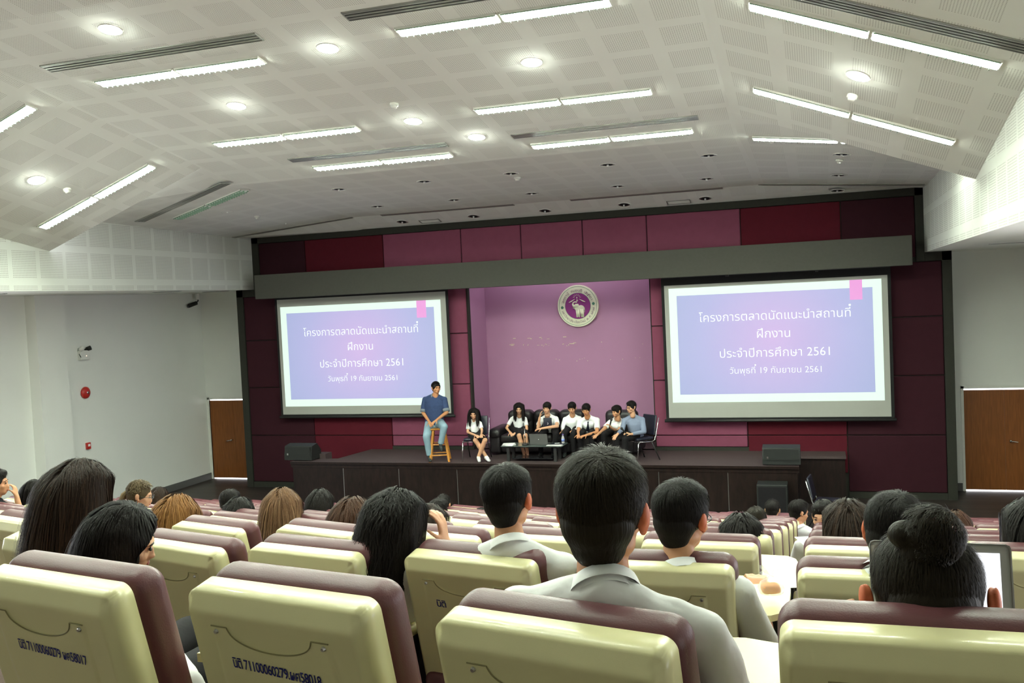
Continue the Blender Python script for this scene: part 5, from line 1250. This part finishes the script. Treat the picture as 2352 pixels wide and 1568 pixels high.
audience('girl with wavy shoulder length black hair leaning her cheek on a hand', -1.53, 3.20, 3.575, 2, skin='light', hairst='wavy', haircol='black', vox=.008, hk=.90, hairN=5000, wid=.0018, seed=26,
         female=True, sx=-1.62, sw=.16, lean=(-.02, -.04), hyaw=-6, hp=-10, hroll=6, arm=dict(eR=V3((-1.22, 3.36, 3.08)), wR=V3((-1.385, 3.30, 3.33))), hands={'R': dict(d=(-.1, -.1, 1), n=(1, 0, 0), curl=.5)})
audience('curly short haired boy in white shirt behind the girl with the bun', .20, 3.12, 3.61, 2, skin='tan', hairst='short', haircol='black', vox=.008, hk=1.0, hairN=5000, wid=.0014, seed=27,
         sx=.15, sw=.15, lean=(-.05, -.05), drop=-.045, hyaw=-14, hp=-12, hroll=8, sleeve=.6, earcol='ear')
g = audience('girl with a bun and reddish ears, head bowed over a laptop', .185, 1.99, 3.775, 1, skin='tan', hairst='short', haircol='soft', vox=.0065, hk=1.13, earout=.019, hairN=6000, wid=.0014, seed=28,
         female=True, sx=.16, sw=.17, lean=(0, -.08), drop=-.01, hyaw=4, hp=-26, sleeve=.6, earcol='ear')
mb = MB(); c0 = Vector((.175, 1.915, 3.762))-g.location
mb.ell(c0, (.042, .036, .030)); mb.ell(c0+Vector((-.032, .01, -.004)), (.034, .034, .028)); mb.ell(c0+Vector((.030, .01, -.012)), (.032, .034, .030)); mb.ell(c0+Vector((0, .02, -.04)), (.05, .05, .04))
me = remesh(mb, 'hair_bun', .005, 3); V0 = len(me.vertices); at = me.attributes.new('sh', 'FLOAT', 'POINT'); at.data.foreach_set('value', np.full(V0, .3, 'f'))
bun = link('hair_bun', me, HM['soft'], g, True)
V_, Q_, sh_ = strands(c0+Vector((.0, .0, -.02)), facing(40, 0, 20), 'crop', 2500, 77, .62, .0010, L=.055)
me = bpy.data.meshes.new('bun_strand'); me.from_pydata(V_.tolist(), [], Q_.tolist()); at = me.attributes.new('sh', 'FLOAT', 'POINT'); at.data.foreach_set('value', sh_.astype('f'))
o = link('bun_strand', me, HM['soft'], bun, True); o['kind'] = 'stuff'
# further rows
far = [
 ('girl with straight brown hair, head just above the seat tops', -2.41, 4.5, 3.25, 3, 'bob', 'brown', 'light', True, 0, -4, 1.05, 5000),
 ('girl with dark brown hair half hidden behind the wavy haired girl', -2.30, 5.25, 3.05, 4, 'long', 'dkbrown', 'light', True, -10, -10, 1.02, 4000),
 ('girl with caramel hair over a navy hooded jacket', -3.32, 5.25, 3.125, 4, 'bob', 'caramel', 'light', True, 14, -14, 1.05, 5000),
 ('girl with smooth black hair and a silver hair clip', -4.37, 7.55, 2.63, 6, 'bob', 'black', 'light', True, 0, -4, 1.0, 2500),
 ('girl with black bob in a navy jacket above the empty seats', -4.50, 6.5, 2.78, 5, 'bob', 'black', 'light', True, -20, -4, 1.0, 2500),
 ('student with short black hair just behind the black bob', -5.3, 7.5, 2.62, 6, 'short', 'black', 'mid', False, 0, -10, 1.0, 1500),
 ('girl with ginger hair tied with a thin braid', -3.46, 4.4, 3.26, 3, 'bob', 'ginger', 'light', True, -6, -14, 1.08, 5000),
 ('girl with streaked ponytail, glasses and white shirt turned sideways', -5.56, 6.6, 2.88, 5, 'crop', 'streak', 'light', True, -60, -12, 1.0, 3000),
 ('student with dark brown hair in the distance by the wall', -7.92, 9.75, 2.14, 8, 'bob', 'dkbrown', 'mid', True, 0, -6, 1.0, 1500),
 ('student with chestnut hair low behind the ponytail girl', -7.62, 8.65, 2.16, 7, 'short', 'brown', 'mid', False, 0, -20, .95, 1500),
 ('boy in black shirt at the very edge, hand at his mouth', -7.08, 6.55, 2.975, 5, 'short', 'black', 'mid', False, -55, 0, 1.03, 2500),
 ('student with black hair and round glasses looking down', -7.75, 7.65, 2.64, 6, 'bob', 'black', 'light', True, -70, -10, 1.0, 2000),
 ('girl with reddish brown straight hair near the side wall', -8.55, 8.7, 2.36, 7, 'bob', 'brown', 'light', True, 0, 0, 1.0, 2500),
 ('student with dark hair partly covered by the long haired girl', -6.25, 6.55, 2.67, 5, 'bob', 'black', 'light', True, 0, 0, 1.05, 2000),
 ('student slouching, only dark hair over the seat back', -5.35, 5.3, 2.83, 4, 'short', 'black', 'mid', False, 0, -20, 1.0, 1500),
 ('student with dark hair peeking beside the long haired girl', -4.55, 5.35, 2.93, 4, 'bob', 'black', 'light', True, 20, 0, .95, 1500),
 ('student with spiky black hair in a far row', -4.55, 10.85, 1.88, 9, 'short', 'black', 'mid', False, 0, -6, 1.0, 1500),
 ('student with round black haircut and small ear, far row', -3.7, 8.7, 2.31, 7, 'short', 'black', 'mid', False, -20, -4, 1.0, 1500),
 ('student with short hair below the stage joint strip', -4.05, 10.85, 1.72, 9, 'short', 'black', 'mid', False, 0, -12, .95, 1500),
 ('student with sleek greenish black hair low between seats', -1.75, 5.4, 2.79, 4, 'short', 'black', 'mid', False, 0, -24, 1.0, 1500),
 ('student with long black hair beyond the neck of the neat haired boy', -1.92, 6.55, 2.62, 5, 'long', 'black', 'light', True, 0, -6, 1.0, 1500),
 ('student with black hair far behind, beside the stage front', -2.95, 11.9, 1.66, 10, 'short', 'black', 'mid', False, 0, -6, 1.0, 1000),
 ('student with hair seen past the neck of the nearest boy', -1.35, 5.3, 3.02, 4, 'long', 'black', 'light', True, 0, -6, 1.0, 1500),
 ('girl with glossy black crown above the row of seat ends', -.45, 5.3, 3.025, 4, 'bob', 'black', 'light', True, 6, -18, 1.06, 4000),
 ('student with grey-black short hair beside the glossy crown', -.60, 8.65, 2.305, 7, 'short', 'soft', 'mid', False, 0, -10, 1.04, 2500),
 ('boy in glasses and white shirt leaning toward the spare chair', -.28, 10.75, 1.92, 9, 'short', 'black', 'mid', False, -62, -10, 1.03, 2500),
 ('student with short hair right behind the boy in glasses', -.62, 11.85, 1.68, 10, 'short', 'black', 'mid', False, -10, -6, 1.0, 1500),
 ('girl with long dark hair beside the curly haired boy', .11, 5.3, 3.12, 4, 'long', 'dkbrown', 'light', True, 0, -10, 1.10, 5000),
 ('student with forehead visible behind the long dark hair', -.02, 7.6, 2.61, 6, 'short', 'black', 'light', False, 160, -6, 1.0, 1500),
 ('girl with smooth brown hair before the far door', 1.04, 8.65, 2.315, 7, 'bob', 'brown', 'light', True, 0, -6, 1.06, 3000),
 ('student with dark hair at the far edge of the rows', 1.46, 8.65, 2.275, 7, 'short', 'black', 'mid', False, 0, -6, 1.0, 2000),
 ('girl with black hair cut off by the picture edge, white shirt', .83, 4.4, 3.34, 3, 'long', 'black', 'light', True, 0, -6, 1.06, 3000),
]
for k, (lab, x, y, ht, row, hs, hc, sk, fem, yw, hp, hk, N_) in enumerate(far):
    top = 'clothfine'
    if 'navy' in lab: top = 'navycloth'
    if 'black shirt' in lab: top = 'darktee'
    kw = dict(skin=sk, hairst=hs, haircol=hc, vox=.015 if row < 5 else .019, hk=hk, hairN=int(N_*.45), wid=.0026 if row < 5 else .0038, seed=40+k, female=fem, sw=.165 if fem else .18,
              hyaw=yw, hp=hp, top=top, glasses=('glasses' in lab), sx=x, face=True, legs=False, collar=('hood' not in lab), disp=.004)
    yb = ROWS[row][0]
    if 'hand at his mouth' in lab: kw['arm'] = dict(eR=V3((x+.16, y+.10, ht-.52)), wR=V3((x+.10, y+.12, ht-.30))); kw['hands'] = {'R': dict(d=(-.4, .2, 1), n=(1, .3, 0), curl=.7)}
    r_ = audience(lab, x, y, ht, row, **kw)
    if 'ponytail' in lab:
        p0 = Vector((x-.09, y-.04, ht-.12))-r_.location; mb = MB(); mb.tube([p0+Vector((.02, .01, .02)), p0+Vector((-.03, -.02, -.02)), p0+Vector((-.065, -.03, -.10)), p0+Vector((-.07, -.03, -.19))], [.022, .026, .032, .012], 12)
        me = mb.mesh('ponytail'); at = me.attributes.new('sh', 'FLOAT', 'POINT'); at.data.foreach_set('value', np.full(len(me.vertices), .6, 'f')); link('ponytail', me, HM['streak'], r_, True)
    if 'hooded' in lab:
        mb = MB(); c = Vector((x, y-.06, ht-.29))-r_.location; mb.ell(c, (.13, .09, .06)); mb.ell(c+Vector((0, -.05, -.05)), (.11, .05, .07)); link('hood', remesh(mb, 'hood', .01, 3, .006, 12), M['navycloth'], r_, True)
    if 'clip' in lab:
        mb = MB(); c = Vector((x+.085, y, ht-.13))-r_.location; mb.tube([c, c+Vector((.012, 0, .02)), c+Vector((.02, 0, 0)), c+Vector((.012, 0, -.03))], .003, 6); mb.obj('hair_clip', M['chrome'], r_, True)

# ------------------------------------------------------------------ things the audience uses
t = thing('open_laptop', 'silver laptop with a bright white page before the girl with the bun', 'laptop', (.265, 2.50, 3.355))
mb = MB(); mb.box((-.18, -.24, 0), (.18, 0, .016), bev=.005, seg=2); mb.obj('base', M['silver'], t)
tilt = Matrix.Rotation(math.radians(-12), 3, 'X')
mb = MB(); mb.box((-.163, .0, .012), (.163, .008, .235), rot=tilt, org=(0, 0, .012), bev=.012, seg=2); lid = mb.obj('lid', M['silver'], t)
mb = MB(); mb.box((-.14, -.0015, .03), (.137, -.0005, .213), rot=tilt, org=(0, 0, .012)); mb.obj('display', emit('laptop_page', (.93, .95, 1), 1.25), lid)
mb = MB(); mb.box((-.06, -.003, .182), (.09, -.002, .192), rot=tilt, org=(0, 0, .012)); mb.obj('page_banner', emit('page_cyan', (.35, .85, .95), 1), lid)
t = thing('snack_bag', 'clear knotted snack bag with toast on the writing tablet', 'snack', (-.19, 3.36, 2.44+.738)); t.scale = (.62, .62, .62)
mb = MB(); mb.box((-.055, -.045, .002), (.045, .045, .055), bev=.02, seg=3, rot=Matrix.Rotation(.3, 3, 'Z'), org=(0, 0, 0)); mb.obj('bread_slice', M['bread'], t, True)
mb = MB(); mb.loft([(Vector((0, 0, z)), rx, ry, Vector((1, 0, 0)), Vector((0, 1, 0))) for z, rx, ry in ((0, .065, .055), (.03, .075, .062), (.065, .06, .05), (.09, .02, .018), (.10, .009, .009))], 18); mb.obj('clear_wrap', M['clear'], t, True)
mb = MB()
for k in range(9):
    a = k*.7; d = Vector((math.cos(a), math.sin(a)*.6, .55+.3*math.sin(k*2.1))); s_ = d.orthogonal().normalized()*.012; p = Vector((0, 0, .10)); q = p+d*.055
    mb.poly([p, q-s_, q+d*.01, q+s_])
mb.obj('knotted_ends', M['clear'], t)
t = thing('phone', 'dark phone lying by the writing tablet near the handwritten seats', 'phone', (-1.47, 2.33, 2.68+.737), math.radians(20))
mb = MB(); mb.box((-.035, -.07, 0), (.035, .07, .009), bev=.004); mb.obj('body', M['blackplast'], t)
mb = MB(); mb.box((-.031, -.064, .009), (.031, .064, .0095)); mb.obj('screen', M['glassdark'], t)
t = thing('red_pouch', 'small crimson pouch hanging between two seats', 'bag', (-.86, 2.62, 2.95))
mb = MB(); mb.box((-.05, -.02, -.1), (.05, .02, .05), bev=.015, seg=2); mb.obj('body', M['redcloth'], t, True)
for k, (x, y, row, lab) in enumerate(((-.12, 3.0+1.35, 3, 'white sheet on a writing tablet in the third row ahead'), (-.1, 6.9, 5, 'white sheet on a writing tablet further down the gap'), (.05, 13.1, 11, 'white page on a tablet close to the stage'), (1.5, 9.9, 8, 'white page on a tablet before the far door'))):
    t = thing('paper_sheet', lab, 'paper', (x, y, ROWS[row][1]+.738), .3)
    mb = MB(); mb.box((-.09, -.12, 0), (.09, .12, .002)); mb.obj('sheet', M['paper'], t)

bpy.data.scenes.remove(TS)
